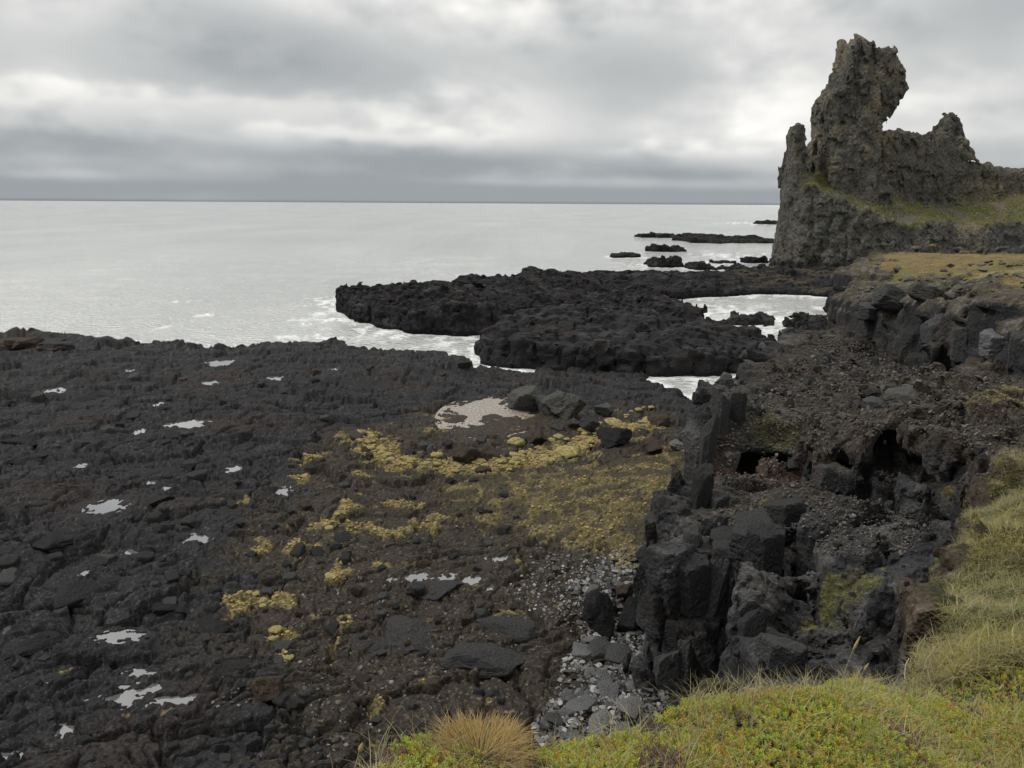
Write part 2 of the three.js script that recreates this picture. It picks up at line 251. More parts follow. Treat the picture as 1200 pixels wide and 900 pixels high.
const FIELDP = [[520, 560], [640, 545], [800, 520], [850, 560], [835, 640], [775, 675], [690, 640], [600, 620], [540, 600]].map(([a, b]) => { const p = at(a, b, 3.6); return [p[0], p[2]]; });
const BROWNP = [[385, 560], [440, 500], [560, 470], [760, 470], [825, 520], [815, 650], [740, 680], [690, 760], [640, 880], [420, 900], [400, 780], [330, 720], [320, 620]].map(([a, b]) => { const p = at(a, b, 3.5); return [p[0], p[2]]; });
const zoneMoss = new Field(-40, 25, -90, -12, 0.4, (x, z) => polySdf(FIELDP, x, z));
const zoneBrown = new Field(-40, 25, -90, -12, 0.4, (x, z) => polySdf(BROWNP, x, z));
const zoneCres = new Field(-40, 25, -90, -12, 0.4, (x, z) => lineD(CRES, x, z));
// small moss mats seen away from the crescent: px, py, half width, half height
const MATS = [[365, 538, 18, 5], [378, 614, 26, 8], [395, 672, 12, 14], [330, 745, 16, 7], [335, 770, 12, 6], [310, 700, 40, 12], [405, 600, 8, 18], [350, 560, 14, 5], [145, 838, 6, 4], [80, 775, 10, 5], [440, 620, 30, 8], [500, 610, 25, 8], [470, 590, 20, 6], [735, 650, 18, 14], [690, 560, 30, 8], [640, 590, 26, 8], [720, 600, 40, 12], [780, 580, 40, 16], [700, 630, 24, 10], [640, 620, 25, 8], [610, 575, 12, 10], [200, 836, 8, 4], [495, 800, 10, 5], [440, 830, 14, 14], [520, 870, 14, 6], [400, 740, 8, 24], [280, 590, 14, 5], [305, 640, 12, 6], [345, 640, 14, 6], [370, 640, 12, 8]].map(([px, py, rx, ry]) => { const p = at(px, py, 3.55), a = at(px, py - ry, 3.55), b = at(px, py + ry, 3.55); return { x: p[0], z: p[2], rx: rx * -p[2] / 942, rz: Math.abs(a[2] - b[2]) / 2 }; });
function mossAt(x, z) {                                // > 0 where moss grows
  let m = -1; const w = fbm2(x * 0.9, z * 0.9, 4);
  const c = zoneCres.at(x, z); if (c < 4) m = Math.max(m, 0.55 - c / 2.6 + w * 0.55);
  for (const q of MATS) { const dx = (x - q.x) / q.rx, dz = (z - q.z) / q.rz, d = dx * dx + dz * dz; if (d < 6) m = Math.max(m, 0.42 - Math.sqrt(d) * 0.45 + w * 0.5); }
  const f = zoneMoss.at(x, z); if (f < 1) m = Math.max(m, 0.14 + 0.012 * clamp(x, -6, 12) - Math.max(f, -1) * 0.10 - 1.5 * Math.abs(fbm2(x * 0.38 + 9, z * 0.3, 3)) + 0.25 * n2(x * 1.7, z * 1.7) + 0.16 * n2(x * 4.5, z * 4.5));
  const b = zoneBrown.at(x, z); if (b < 1) m = Math.max(m, -0.42 + fbm2(x * 0.45 - 30, z * 0.45, 4) * 0.62);
  return m;
}
function benchH(x, z, fine = true) {
  const lv = benchL.at(x, z), e = benchE.at(x, z) + 1.6 * n2(x * 0.22, z * 0.22) + 0.9 * n2(x * 0.63 + 5, z * 0.63);
  const calm = clamp(1 - 0.55 * ss(1, -1.5, zoneMoss.at(x, z)) - 0.25 * ss(2, -2, zoneBrown.at(x, z)), 0.2, 1);
  let h = lv + 0.42 * fbm2(x * 0.085 + 3, z * 0.085, 3) * mix(0.55, 1, calm);
  const wx = x + 0.9 * n2(x * 0.31, z * 0.31) + 0.25 * n2(x * 1.3, z * 1.3), wz = z + 0.9 * n2(x * 0.31 + 40, z * 0.31) + 0.25 * n2(x * 1.3 + 9, z * 1.3);
  const f3 = ss(105, 45, -z), f4 = ss(62, 28, -z);      // pieces smaller than the sheet's own grid are left to the material
  wor2(wx / 5.2, wz / 3.6); h += calm * ((WID - 0.5) * 0.44 + (WX * (hash2(WI, WJ + 9) - 0.5) + WY * (hash2(WI + 5, WJ) - 0.5)) * 0.5 - 0.4 * ss(0.07, 0, W2 - W1));
  wor2(wx / 2.1 + 50, wz / 1.5); { const e1 = ss(0, 0.3, W2 - W1); h += calm * (((WID - 0.5) * 0.26 + (0.28 - W1 * W1 * 0.45) * 0.26 + WX * (hash2(WI + 3, WJ + 9) - 0.5) * 0.35) * e1 - 0.2 * ss(0.09, 0, W2 - W1)); }
  if (fine) {
    const flat = ss(-0.15, 0.35, n2(x * 0.21 + 60, z * 0.3));   // smoother pahoehoe skin here, clinker there
    if (f3 > 0) { wor2(wx / 0.72 - 20, wz / 0.56 + 13); h += f3 * mix(1, 0.45, flat) * mix(0.55, 1, calm) * (((WID - 0.5) * 0.2 + (0.3 - W1 * W1 * 0.6) * 0.18) * ss(0, 0.25, W2 - W1) - 0.10 * ss(0.12, 0, W2 - W1)); }
    if (f4 > 0) { wor2(wx / 0.26, wz / 0.22); h += f4 * mix(1, 0.4, flat) * ((0.3 - W1 * W1 * 0.6) * 0.085 + (WID - 0.5) * 0.05) * ss(0, 0.25, W2 - W1); }
    h += 0.07 * fbm2(x * 1.6, z * 1.6, 4);
  }
  const rim = 1 - ss(0, 5, -e); if (z < -70) h += rim * 0.55 * ss(0.1, 0.6, n2(x * 0.16 + 7, z * 0.1) + 0.5 * n2(x * 0.5, z * 0.3)) * ss(-5, -25, x);
  for (const q of POOLS) {
    const dx = Math.abs(x - q.x), dz = Math.abs(z - q.z); if (dx > q.rx * 3 + 0.6 || dz > q.rz * 3 + 0.6) continue;
    const s = ell(q, x, z, 0.7 * fbm2(x * 1.5 / q.rx + q.px, z * 1.2 / q.rz + q.py, 3) + 0.15);
    h = Math.min(h, mix(q.y + 0.10 + 0.5 * Math.max(s - 1.1, 0), 99, ss(1.8, 2.8, s)));
    if (s < 1.5) { h = mix(h, q.y - 0.075 + 0.10 * n2(x * 1.7, z * 1.4 + q.px), ss(1.15, 0.8, s)); }
    if (s > 1.1 && s < 3) h = Math.max(h, q.y + 0.035 + 0.06 * n2(x * 5, z * 5) * (s - 1.1) - 0.22 * Math.max(s - 1.6, 0));
  }
  { const s = ell(SANDP, x, z, 0.5 * fbm2(x * 0.6, z * 0.6, 3)); if (s < 1.7) { h = mix(h, Math.min(h, SANDP.y + 0.06), ss(1.7, 1.3, s)); h = mix(h, SANDP.y - 0.03 + 0.13 * fbm2(x * 0.3 + 3, z * 0.22, 4) + 0.07 * (z - SANDP.z) / SANDP.rz, ss(1.25, 0.8, s)); } }
  const m = mossAt(x, z); if (m > 0) h += 0.10 * Math.min(m * 4, 1) * (0.6 + 0.5 * n2(x * 3.5, z * 3.5)) + 0.035 * n2(x * 11, z * 11);
  const drop = ss(-0.4, 1.5, e);
  if (drop > 0) { const st = Math.floor(drop * 3.2 + n2(x * 0.8, z * 0.8)) / 3.2; h = mix(h, -2.2 + 0.6 * n2(x, z), clamp(mix(drop, st, 0.5))); }
  return h;
}
const LC = { black: [0.022, 0.0218, 0.0238], dark: [0.029, 0.0286, 0.031], grey: [0.105, 0.103, 0.104], brown: [0.053, 0.044, 0.034], red: [0.05, 0.035, 0.028], tan: [0.13, 0.105, 0.075], mossY: [0.28, 0.222, 0.09], mossO: [0.17, 0.138, 0.06], olive: [0.115, 0.094, 0.042], straw: [0.24, 0.2, 0.12] };
const lay = (c, k, t) => { c[0] += (k[0] - c[0]) * t; c[1] += (k[1] - c[1]) * t; c[2] += (k[2] - c[2]) * t; };
function benchColor(x, y, z, nx, ny, nz, c) {
  const a = fbm2(x * 0.35, z * 0.35, 4), b = n2(x * 2.3 + 4, z * 2.3), d = n2(x * 6.1, z * 6.1 + 8);
  c[0] = LC.dark[0]; c[1] = LC.dark[1]; c[2] = LC.dark[2];   // one basalt tone; the speckle is lichen, independent of the relief
  lay(c, LC.grey, 0.7 * ss(0.25, 0.6, a * 0.25 + b * 0.35 + d * 0.45 + 0.3 * n2(x * 14, z * 14)));
  const br = zoneBrown.at(x, z) + 2.6 * a + 1.2 * b - 1.5;
  lay(c, LC.brown, ss(1.8, -1.2, br) ) ; if (br < 0.5) { lay(c, LC.straw, 0.6 * ss(0.5, 0.75, d + 0.5 * b + 0.15 * n2(x * 15, z * 15))); }
  const redz = n2(x * 0.13 + 9, z * 0.13); lay(c, LC.red, 0.4 * ss(0.25, 0.6, redz + 0.4 * b));
  const f = zoneMoss.at(x, z); if (f < 1.5) lay(c, LC.olive, ss(1.2, -0.8, f + 1.5 * b) * mix(0.2, 0.65, ss(-0.35, 0.3, d)));
  const m = mossAt(x, z); if (m > -0.2) { const q = n2(x * 5 + 30, z * 5), yel = ss(0.1, -0.3, zoneMoss.at(x, z) + 3 * q) * 0.5; lay(c, q > yel - 0.15 ? LC.mossY : LC.mossO, ss(-0.02, 0.07, m + 0.10 * d) * 0.95); }
  const s = n2(x * 9.7 + 3, z * 9.7); if (s > 0.62) lay(c, LC.tan, 0.7);
}
{ // one sheet, finer where it lies near the path along the cliff
  const A0 = -0.72, A1 = 0.50, NA = 800, NR = 640, r0 = 16, r1 = 112, pos = new Float32Array((NA + 1) * (NR + 1) * 3), idx = [];
  // rows spaced so that each covers the same step of slope as seen from the cliff path
  let o = 0; const e0 = Math.atan2(16.4, r0), e1 = Math.atan2(16.0, r1);
  for (let j = 0; j <= NR; j++) { const r = 16.2 / Math.tan(mix(e0, e1, j / NR)); for (let i = 0; i <= NA; i++) { const a = mix(A0, A1, i / NA), x = Math.tan(a) * r, z = -r; pos[o++] = x; pos[o++] = benchH(x, z); pos[o++] = z; } }
  for (let j = 0; j < NR; j++) for (let i = 0; i < NA; i++) {
    const a = j * (NA + 1) + i, b = a + 1, c = a + NA + 1, d = c + 1;
    const ym = Math.max(pos[a * 3 + 1], pos[b * 3 + 1], pos[c * 3 + 1], pos[d * 3 + 1]); if (ym < -1.2) continue;
    if (pos[a * 3] > 24) continue;
    idx.push(a, b, d, a, d, c);
  }
  const used = new Int32Array(pos.length / 3).fill(-1), P2 = [], I2 = [];
  for (const v of idx) { if (used[v] < 0) { used[v] = P2.length / 3; P2.push(pos[v * 3], pos[v * 3 + 1], pos[v * 3 + 2]); } I2.push(used[v]); }
  const g = finish(P2, I2, benchColor, 1);
  var lavaBench = setting(new THREE.Mesh(g, MAT.lava), 'lava_ground', 'black rough lava bench with pools and yellow moss between the cliff and the sea');
}
const benchHitF = (x, y, z) => (y - benchH(x, z)) * 0.6;
const onBench = (px, py) => { // where a pixel's direction meets the bench
  const d = ray(px, py); let t = 10; for (let k = 0; k < 700; k++) { const x = d[0] * t, y = EYE + d[1] * t, z = d[2] * t, q = y - benchH(x, z, true); if (q < 0.02) return [x, y, z]; t += Math.max(q * 0.7, 0.05); } return null; };

// pools: each a level sheet of water in its hollow
POOLS.forEach((q, i) => {
  const g = new THREE.CircleGeometry(1, 28); g.rotateX(-Math.PI / 2); const m = new THREE.Mesh(g, MAT.pool); m.scale.set(q.rx * 1.32, 1, q.rz * 1.32); m.position.set(q.x, q.y, q.z);
  setting(m, 'tide_pool', 'still rain pool mirroring the bright sky in a lava hollow');
});
{ const g = new THREE.CircleGeometry(1, 48); g.rotateX(-Math.PI / 2); const m = new THREE.Mesh(g, new THREE.MeshPhysicalMaterial({ color: new THREE.Color(0.40, 0.35, 0.30), roughness: 0.55, ior: 1.5, map: rep(rockMap, 3), bumpMap: rep(rockBump, 3), bumpScale: 0.05 })); m.scale.set(SANDP.rx * 1.4, 1, SANDP.rz * 1.4); m.position.set(SANDP.x, SANDP.y, SANDP.z); setting(m, 'sand_pan', 'pale wet sand pan between the moss crescent and the lava'); }

// ------------------------------------------------------------------ shelves: islands, skerries
function shelf(poly, top, lean, k = 0.6) { return { poly, top, lean, k }; }
const toXZ = (L, h = 0) => L.map(([px, py]) => { const p = at(px, py, h); return [p[0], p[2]]; });
const shores = [];                                     // plan outlines that the foam follows
function rockMass({ poly, top, lean, cell, amp, name, label, category, group, y0 = -1.5, y1, color, bounds, kindStructure, blocks = 1 }) {
  const xs = poly.map((p) => p[0]), zs = poly.map((p) => p[1]), pad = 3 * cell + amp + lean * 4, bx = [Math.min(...xs) - pad, y0, Math.min(...zs) - pad, Math.max(...xs) + pad, y1, Math.max(...zs) + pad];
  const st = Math.max(cell * 1.2, 0.4), E = new Field(bx[0] - 2, bx[3] + 2, bx[2] - 2, bx[5] + 2, st, (x, z) => polySdf(poly, x, z)), T = new Field(bx[0] - 2, bx[3] + 2, bx[2] - 2, bx[5] + 2, st, (x, z) => { const wx = x + n2(x * 0.3, z * 0.3), wz = z + n2(x * 0.3 + 30, z * 0.3); let h = top(x, z) + amp * 0.9 * fbm2(x * 0.07 / blocks, z * 0.07 / blocks, 3); wor2(wx / (5.5 * blocks), wz / (4 * blocks)); h += amp * ((WID - 0.5) * 1.5 + (WX * (hash2(WI, WJ + 9) - 0.5)) * 0.9 - 0.5 * ss(0.12, 0, W2 - W1)); wor2(wx / (1.9 * blocks) + 9, wz / (1.6 * blocks)); h += amp * ((WID - 0.5) * 0.8 + 0.4 * (0.4 - W1)) * ss(0, 0.25, W2 - W1); return h; });
  const base = (x, y, z) => { const t = T.at(x, z); return smax(y - t, E.at(x, z) + (t - y) * -lean + 0, 0.8); };
  const s = amp;
  const f = (x, y, z) => {
    let d = base(x, y, z); if (Math.abs(d) > s * 1.9 + cell) return d;
    const wx = x + 0.5 * s * n3(x * 0.5, y * 0.5, z * 0.5), wz = z + 0.5 * s * n3(x * 0.5 + 9, y * 0.5, z * 0.5);
    wor2(wx / (2.6 * blocks), wz / (2.2 * blocks)); const lay_ = Math.floor(y / (1.1 * blocks) + WID * 3 + 0.3 * n2(x * 0.4, z * 0.4));
    d += s * ((hash2(WI * 7 + lay_, WJ) - 0.5) * 0.8 + 0.85 * ss(0.14, 0, W2 - W1)) + s * 0.9 * fbm3(x * 0.22 / blocks, y * 0.3 / blocks, z * 0.22 / blocks, 3) + s * 0.55 * fbm3(x * 0.9 / blocks, y * 1.2 / blocks, z * 0.9 / blocks, 3);
    return d * 0.8;
  };
  const g = meshSdf(f, base, s * 2.4, bx, cell, color);
  shores.push(poly);
  g.deleteAttribute('normal'); const m = new THREE.Mesh(g, cell > 0.4 ? MAT.far : MAT.lavaCrisp);
  if (kindStructure) setting(m, name, label); else put(m, name, label, category, group);
  return { f, base, mesh: m };
}
function darkShore(x, y, z, nx, ny, nz, c) {
  const a = fbm3(x * 0.3, y * 0.6, z * 0.3, 3), b = n3(x * 1.7, y * 1.7, z * 1.7);
  c[0] = 0.025; c[1] = 0.0248; c[2] = 0.0265; lay(c, LC.grey, 0.5 * ss(0.1, 0.7, a + 0.5 * b)); lay(c, LC.red, 0.35 * ss(0.15, 0.5, n3(x * 0.12, y * 0.8, z * 0.12) + 0.3 * b)); if (y < 0.6 + 0.4 * b) lay(c, [0.014, 0.013, 0.014], 0.8);
}
const pts = (L) => L.map(([px, py, D]) => atD(px, py, D));
{ // the two islands and the shore behind
  const topF = [[-2, 3.2, -101], [8, 3.6, -99], [18, 3.6, -97], [26, 2.2, -96], [34, 1.8, -110], [5, 4.2, -115], [18, 4.4, -116], [28, 3.0, -118]];
  rockMass({ poly: [[-3.5, -100], [-1.5, -98], [4, -96.6], [10, -94.8], [17, -93.6], [24, -93.2], [28, -96], [32, -103], [36, -111], [33, -119], [24, -124], [10, -124], [0, -118], [-4.5, -108]], top: (x, z) => idw(topF, x, z, 3, 6), lean: 0.12, cell: 0.34, amp: 0.75, y1: 7, name: 'lava_islet', label: 'black rounded lava islet with sheer sides across the narrow channel from the bench', category: 'islet', color: darkShore });
  const topR = [[-32, 3.0, -160], [-25, 3.4, -142], [-15, 3.8, -130], [0, 4.4, -135], [14, 4.2, -134], [24, 3.0, -128], [-10, 5.0, -150], [5, 5.4, -160], [18, 4.5, -158]];
  rockMass({ poly: [[-36, -168], [-33, -152], [-27, -138], [-22, -131], [-16, -124.5], [-8, -124], [0, -126], [12, -128], [22, -121], [28, -121], [31, -128], [29, -140], [27, -152], [22, -165], [10, -172], [-12, -172], [-24, -166]], top: (x, z) => idw(topR, x, z, 3, 8), lean: 0.10, cell: 0.42, amp: 0.85, y1: 8, name: 'lava_islet', label: 'long black stepped lava islet with flat layered top reaching left into open sea', category: 'islet', color: darkShore });
  const topS = [[8, 4.6, -184], [14, 4.4, -187], [24, 2.2, -188], [40, 1.5, -188], [60, 1.3, -195], [80, 1.5, -200], [100, 2, -210]];
  rockMass({ poly: [[2, -178], [10, -172], [20, -174], [30, -170], [40, -176], [50, -180], [62, -184], [72, -176], [84, -172], [100, -178], [130, -190], [130, -245], [80, -240], [50, -225], [20, -210], [4, -195]], top: (x, z) => idw(topS, x, z, 3, 8), lean: 0.15, cell: 0.5, amp: 0.75, y1: 9, name: 'rocky_shore', label: 'low dark rock shelf running to the foot of the rock tower', kindStructure: true, blocks: 1.5,
    color: (x, y, z, nx, ny, nz, c) => { darkShore(x, y, z, nx, ny, nz, c); if (x > 50 && ny > 0.75) lay(c, [0.085, 0.075, 0.05], ss(-0.2, 0.3, n2(x * 0.15, z * 0.15) + 0.3 * n2(x, z)) * ss(55, 66, x)); } });
  rockMass({ poly: [[60, -146], [64, -139], [72, -135], [90, -138], [100, -160], [80, -168], [68, -164], [61, -155]], top: (x, z) => 3.2 + 0.06 * (x - 52), lean: 0.2, cell: 0.5, amp: 0.9, y1: 9, name: 'rocky_shore', label: 'dark boulder shore under the grassy headland beside the white water', kindStructure: true, color: darkShore, blocks: 1.2 });
}
{ // skerries: px, py (water line), half width px, half depth m, height m, label
  const S = [[868, 286, 62, 40, 2.2, 'long flat black skerry stretching out from the foot of the rock tower'], [790, 279, 40, 16, 1.6, 'thin outermost black skerry beyond the long flat one'], [733, 302, 17, 4, 1.3, 'small isolated flat black skerry alone in the open sea'], [782, 295, 22, 6, 2.0, 'short dark skerry just inshore of the long flat skerry'], [718, 326, 25, 4, 1.0, 'thin flat skerry just behind the long layered islet'],
    [782, 314, 22, 7, 2.8, 'humped black skerry with knobbly top beside a thin reef'], [842, 317, 36, 5, 1.7, 'thin low reef reaching from the humped skerry towards shore'], [890, 309, 15, 6, 2.0, 'dark rock awash at the foot of the rock tower'], [884, 384, 26, 4, 1.9, 'dark rounded skerry in the white water of the inlet'], [922, 411, 19, 2.5, 1.6, 'small dark rock at the mouth of the narrow channel'], [958, 391, 24, 4, 1.9, 'black rock against the scree slope under the headland'], [914, 263, 22, 16, 4.0, 'far dark reef with surf beyond the rock tower'], [404, 353, 9, 2.5, 1.5, 'square black rock off the outer tip of the layered islet'], [413, 374, 8, 2.2, 2.1, 'blocky black stump standing off the layered islet corner'], [903, 376, 7, 1.5, 0.8, 'tiny rock awash in the inlet beside the rounded skerry'], [850, 309, 14, 4, 1.2, 'little flat rock between the reef and the tower foot']];
  S.forEach(([px, py, rx, rz, h, label], k) => {
    const p = at(px, py, 0), w = rx * -p[2] / 942, poly = [], r = rng(k + 900), cell = Math.max(0.28, -p[2] * 0.0016), zc = p[2] - rz;
    for (let i = 0; i < 26; i++) { const a = i / 26 * Math.PI * 2, q = 0.72 + 0.42 * r(); const sq = 1 / Math.pow(Math.abs(Math.cos(a)) ** 3 + Math.abs(Math.sin(a)) ** 3, 1 / 3); poly.push([p[0] + Math.cos(a) * w * q * sq, zc + Math.sin(a) * rz * q * sq]); }
    rockMass({ poly, top: (x, z) => h * (0.75 + 0.5 * n2(x * 0.35 / Math.max(1, w / 8), z * 0.35 + k)), lean: 0.2, cell, amp: Math.min(0.6 * h, 0.9), y0: -1.2, y1: h + 1.8, name: 'skerry', label, category: 'skerry', group: 'skerries in the sea', color: darkShore, blocks: Math.max(0.8, -p[2] / 170) });
  });
}

// ------------------------------------------------------------------ the rock tower
{
  const D0 = 262, PX = (L) => L.map(([px, py]) => { const p = atD(px, py, D0); return [p[0], p[1]]; });
  const A = ((L) => L.map(([px, py]) => { const p = atD(px, py, 255); return [p[0], p[1]]; }))([[956, 320], [964, 200], [966, 158], [965, 130], [970, 114], [980, 102], [985, 88], [991, 74], [993, 60], [993, 50], [994, 44], [998, 50], [1004, 45], [1011, 38], [1018, 46], [1023, 56], [1026, 68], [1026, 100], [1022, 132], [1020, 160], [1045, 320]]);
  const Bq = ((L) => L.map(([px, py]) => { const p = atD(px, py, 274); return [p[0], p[1]]; }))([[1010, 62], [1030, 58], [1045, 58], [1048, 70], [1052, 85], [1054, 97], [1054, 108], [1046, 121], [1036, 134], [1025, 148], [1018, 158], [1016, 200], [1040, 300], [1000, 300], [1003, 120]]);
  const Pn = [[916, 330], [919, 250], [921, 195], [922, 178], [927, 161], [933, 150], [938, 148], [941, 152], [941, 170], [944, 180], [952, 230], [958, 330]].map(([px, py]) => { const p = atD(px, py, 252); return [p[0], p[1]]; });
  const C = PX([[935, 330], [942, 200], [948, 178], [956, 166], [985, 158], [1036, 157], [1062, 154], [1094, 157], [1107, 158], [1112, 150], [1116, 137], [1123, 132], [1130, 137], [1131, 155], [1134, 170], [1136, 184], [1144, 198], [1158, 192], [1176, 198], [1200, 198], [1260, 205], [1300, 330]]);
  const plan = [[87, -262], [82.3, -249], [86, -243], [94, -239], [104, -236.5], [118, -236], [135, -238], [155, -236], [175, -230], [230, -240], [230, -300], [98, -295], [93, -280]];
  const topP = pts([[930, 205, 250], [945, 214, 246], [975, 228, 242], [1010, 246, 239.5], [1060, 264, 238], [1130, 268, 238], [1200, 264, 238], [960, 204, 256], [1020, 226, 258], [1100, 244, 258], [1150, 238, 258], [1200, 230, 258], [1160, 262, 240]]);
  const bb = [76, -2, -286, 196, 76, -226];
  const fl = (poly) => new Field(74, 204, -4, 80, 0.5, (x, y) => polySdf(poly, x, y));
  const fA = fl(A), fB = fl(Bq), fP = fl(Pn), fC = fl(C), fE = new Field(70, 236, -306, -222, 0.7, (x, z) => polySdf(plan, x, z)), fT = new Field(70, 236, -306, -222, 0.7, (x, z) => idw(topP, x, z, 2.6, 6));
  const rec = atD(1035, 100, 262);                     // the shadowed recess between the two halves of the head
  const ext = (F, x, y, z, zc, h0, yt, k) => smax(F.at(x, y), Math.abs(z - zc) - h0 - Math.max(0, yt - y) * 0.13, k);
  const base = (x, y, z) => {
    let d = ext(fA, x, y, z, -257 + (y - 45) * -0.05, 4.5, 70, 1.8);
    d = smin(d, ext(fB, x, y, z, -274, 4.5, 66, 1.6), 0.4); d = smin(d, ext(fP, x, y, z, -252, 3.5, 44, 1.5), 1.2); d = smin(d, ext(fC, x, y, z, -267, 5, 42, 2.2), 1.2);
    { const dx = (x - rec[0]) / 2.4, dy = (y - rec[1]) / 12, dz = (z - rec[2]) / 7, l = Math.sqrt(dx * dx + dy * dy + dz * dz); if (l < 3) d = smax(d, (1 - l) * 2.4, 0.8); }
    const t = fT.at(x, z); return smin(d, smax(y - t, fE.at(x, z) - (t - y) * 0.10, 2), 1.6);
  };
  const f = (x, y, z) => {
    let d = base(x, y, z); if (Math.abs(d) > 3.4) return d;
    const t = fT.at(x, z), turf = ss(2.5, 0.5, Math.abs(y - t)) * ss(1, -3, fE.at(x, z)), k = 1 - 0.75 * turf;
    const low = ss(3, -2, y - t);
    const wx = x + 1.6 * n3(x * 0.12, y * 0.12, z * 0.12), wz = z + 1.6 * n3(x * 0.12 + 8, y * 0.12, z * 0.12), wy = y + 2 * n3(x * 0.1, y * 0.1, z * 0.1 + 9);
    wor2(wx / 4.6, wz / 4.0); const lr = Math.floor(wy / 6 + WID * 4); const crack = ss(0.2, 0, W2 - W1);
    d += k * mix(1, 0.8, low) * ((hash2(WI * 5 + lr, WJ) - 0.55) * 1.1 + 0.6 * crack);
    wor2(wx / 1.9 + 30, wy / 2.3 + wz / 2.6); d += k * ((WID - 0.5) * 1.2 + 0.5 * ss(0.16, 0, W2 - W1));
    d += k * (0.9 * fbm3(x * 0.12, y * 0.07, z * 0.12, 3) + 0.42 * fbm3(x * 0.5, y * 0.26, z * 0.5, 4)) - 0.2;
    return d * 0.75;
  };
  const isTurf = (x, y, z, ny) => { const t = fT.at(x, z); return ny > 0.42 && Math.abs(y - t) < 3.4 && fE.at(x, z) < -0.5 && n3(x * 0.16, y * 0.16, z * 0.16) + 0.4 * n3(x * 0.7, y * 0.7, z * 0.7) > -0.28; };
  const col = (x, y, z, nx, ny, nz, c) => {
    const a = fbm3(x * 0.09, y * 0.06, z * 0.09, 3), b = fbm3(x * 0.5, y * 0.4, z * 0.5, 3), t = fT.at(x, z);
    if (isTurf(x, y, z, ny)) { c[0] = 0.16; c[1] = 0.155; c[2] = 0.065; lay(c, [0.105, 0.115, 0.045], ss(-0.3, 0.4, b)); lay(c, [0.15, 0.12, 0.06], 0.6 * ss(0.2, 0.6, a)); return; }
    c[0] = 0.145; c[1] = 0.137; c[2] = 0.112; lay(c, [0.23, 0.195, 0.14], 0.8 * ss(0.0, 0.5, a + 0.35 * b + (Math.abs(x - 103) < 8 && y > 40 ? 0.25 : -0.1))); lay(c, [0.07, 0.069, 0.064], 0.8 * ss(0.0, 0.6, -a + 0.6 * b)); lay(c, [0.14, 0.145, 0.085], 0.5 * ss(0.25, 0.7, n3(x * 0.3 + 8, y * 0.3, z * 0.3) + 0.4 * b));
    if (y < t - 2) lay(c, [0.14, 0.14, 0.128], 0.55); if (y < 4 + 2 * b) lay(c, [0.03, 0.03, 0.032], 0.85);
  };
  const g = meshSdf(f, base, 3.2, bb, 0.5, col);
  // grass terrace and bare rock as two parts of the tower
  const pa = g.attributes.position.array, na = g.attributes.normal.array, ia = g.index.array, tA = [], tB = [];
  for (let k = 0; k < ia.length; k += 3) { const v = ia[k]; (isTurf(pa[v * 3], pa[v * 3 + 1], pa[v * 3 + 2], na[v * 3 + 1]) ? tB : tA).push(ia[k], ia[k + 1], ia[k + 2]); }
  const sub = (I) => { const s = new THREE.BufferGeometry(), map = new Map(), at_ = {}; for (const k of ['position', 'color', 'uv']) at_[k] = []; const J = [];
    for (const v of I) { let m = map.get(v); if (m === undefined) { m = map.size; map.set(v, m); for (const k in at_) { const a = g.attributes[k], n = a.itemSize; for (let q = 0; q < n; q++) at_[k].push(a.array[v * n + q]); } } J.push(m); }
    for (const k in at_) s.setAttribute(k, new THREE.Float32BufferAttribute(at_[k], k === 'uv' ? 2 : 3)); s.setIndex(J); return s; };
  const tower = put(new THREE.Group(), 'rock_tower', 'tall craggy basalt tower with leaning head and long ridge rising from the shore', 'rock tower');
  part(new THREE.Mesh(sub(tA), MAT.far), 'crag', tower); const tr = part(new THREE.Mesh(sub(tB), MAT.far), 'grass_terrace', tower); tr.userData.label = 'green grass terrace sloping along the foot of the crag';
}

// ------------------------------------------------------------------ rocks with flat broken faces
function rockGeo(seed, { planes = 11, detail = 3, rough = 0.035, flat = 1, spread = 0.32, round = 0.05 } = {}) {
  const r = rng(seed * 7919 + 13), N = [];
  for (let i = 0; i < planes; i++) { const y = 1 - 2 * (i + 0.5) / planes, a = i * 2.399963 + r() * 0.9, q = Math.sqrt(1 - y * y), v = new THREE.Vector3(Math.cos(a) * q + (r() - 0.5) * 0.5, y + (r() - 0.5) * 0.5, Math.sin(a) * q + (r() - 0.5) * 0.5).normalize(); N.push([v, 1 - spread * r()]); }
  return rockFrom(N, seed, detail, rough, round, flat, 1);
}
function rockFrom(N, seed, detail, rough, round, flat, ky) {
  let g = new THREE.IcosahedronGeometry(1, detail); const p = g.attributes.position, v = new THREE.Vector3();
  for (let i = 0; i < p.count; i++) {
    v.fromBufferAttribute(p, i).normalize(); let s = 0, m = 9; for (const [n, d] of N) { const k = v.dot(n); if (k > 0.05) m = Math.min(m, d / k); }
    for (const [n, d] of N) { const k = v.dot(n); if (k > 0.05) s += Math.exp(-(d / k - m) / round); }
    m -= round * Math.log(s) * 0.8; m = Math.min(m, 1.5) + rough * fbm3(v.x * 2.4 + seed, v.y * 2.4 / ky, v.z * 2.4, 4); p.setXYZ(i, v.x * m, v.y * m * flat, v.z * m);
  }
  g.deleteAttribute('normal'); g.deleteAttribute('uv'); g = mergeVertices(g, 1e-4); g = toCreasedNormals(g, 0.45);
  const q = g.attributes.position, nn = g.attributes.normal, uv = []; for (let i = 0; i < q.count; i++) { const t = i - (i % 3); const ax = Math.abs(nn.getX(t)), ay = Math.abs(nn.getY(t)), az = Math.abs(nn.getZ(t)); if (ay >= ax && ay >= az) uv.push(q.getX(i), q.getZ(i)); else if (ax > az) uv.push(q.getZ(i), q.getY(i)); else uv.push(q.getX(i), q.getY(i)); }
  g.setAttribute('uv', new THREE.Float32BufferAttribute(uv, 2)); return g;
}
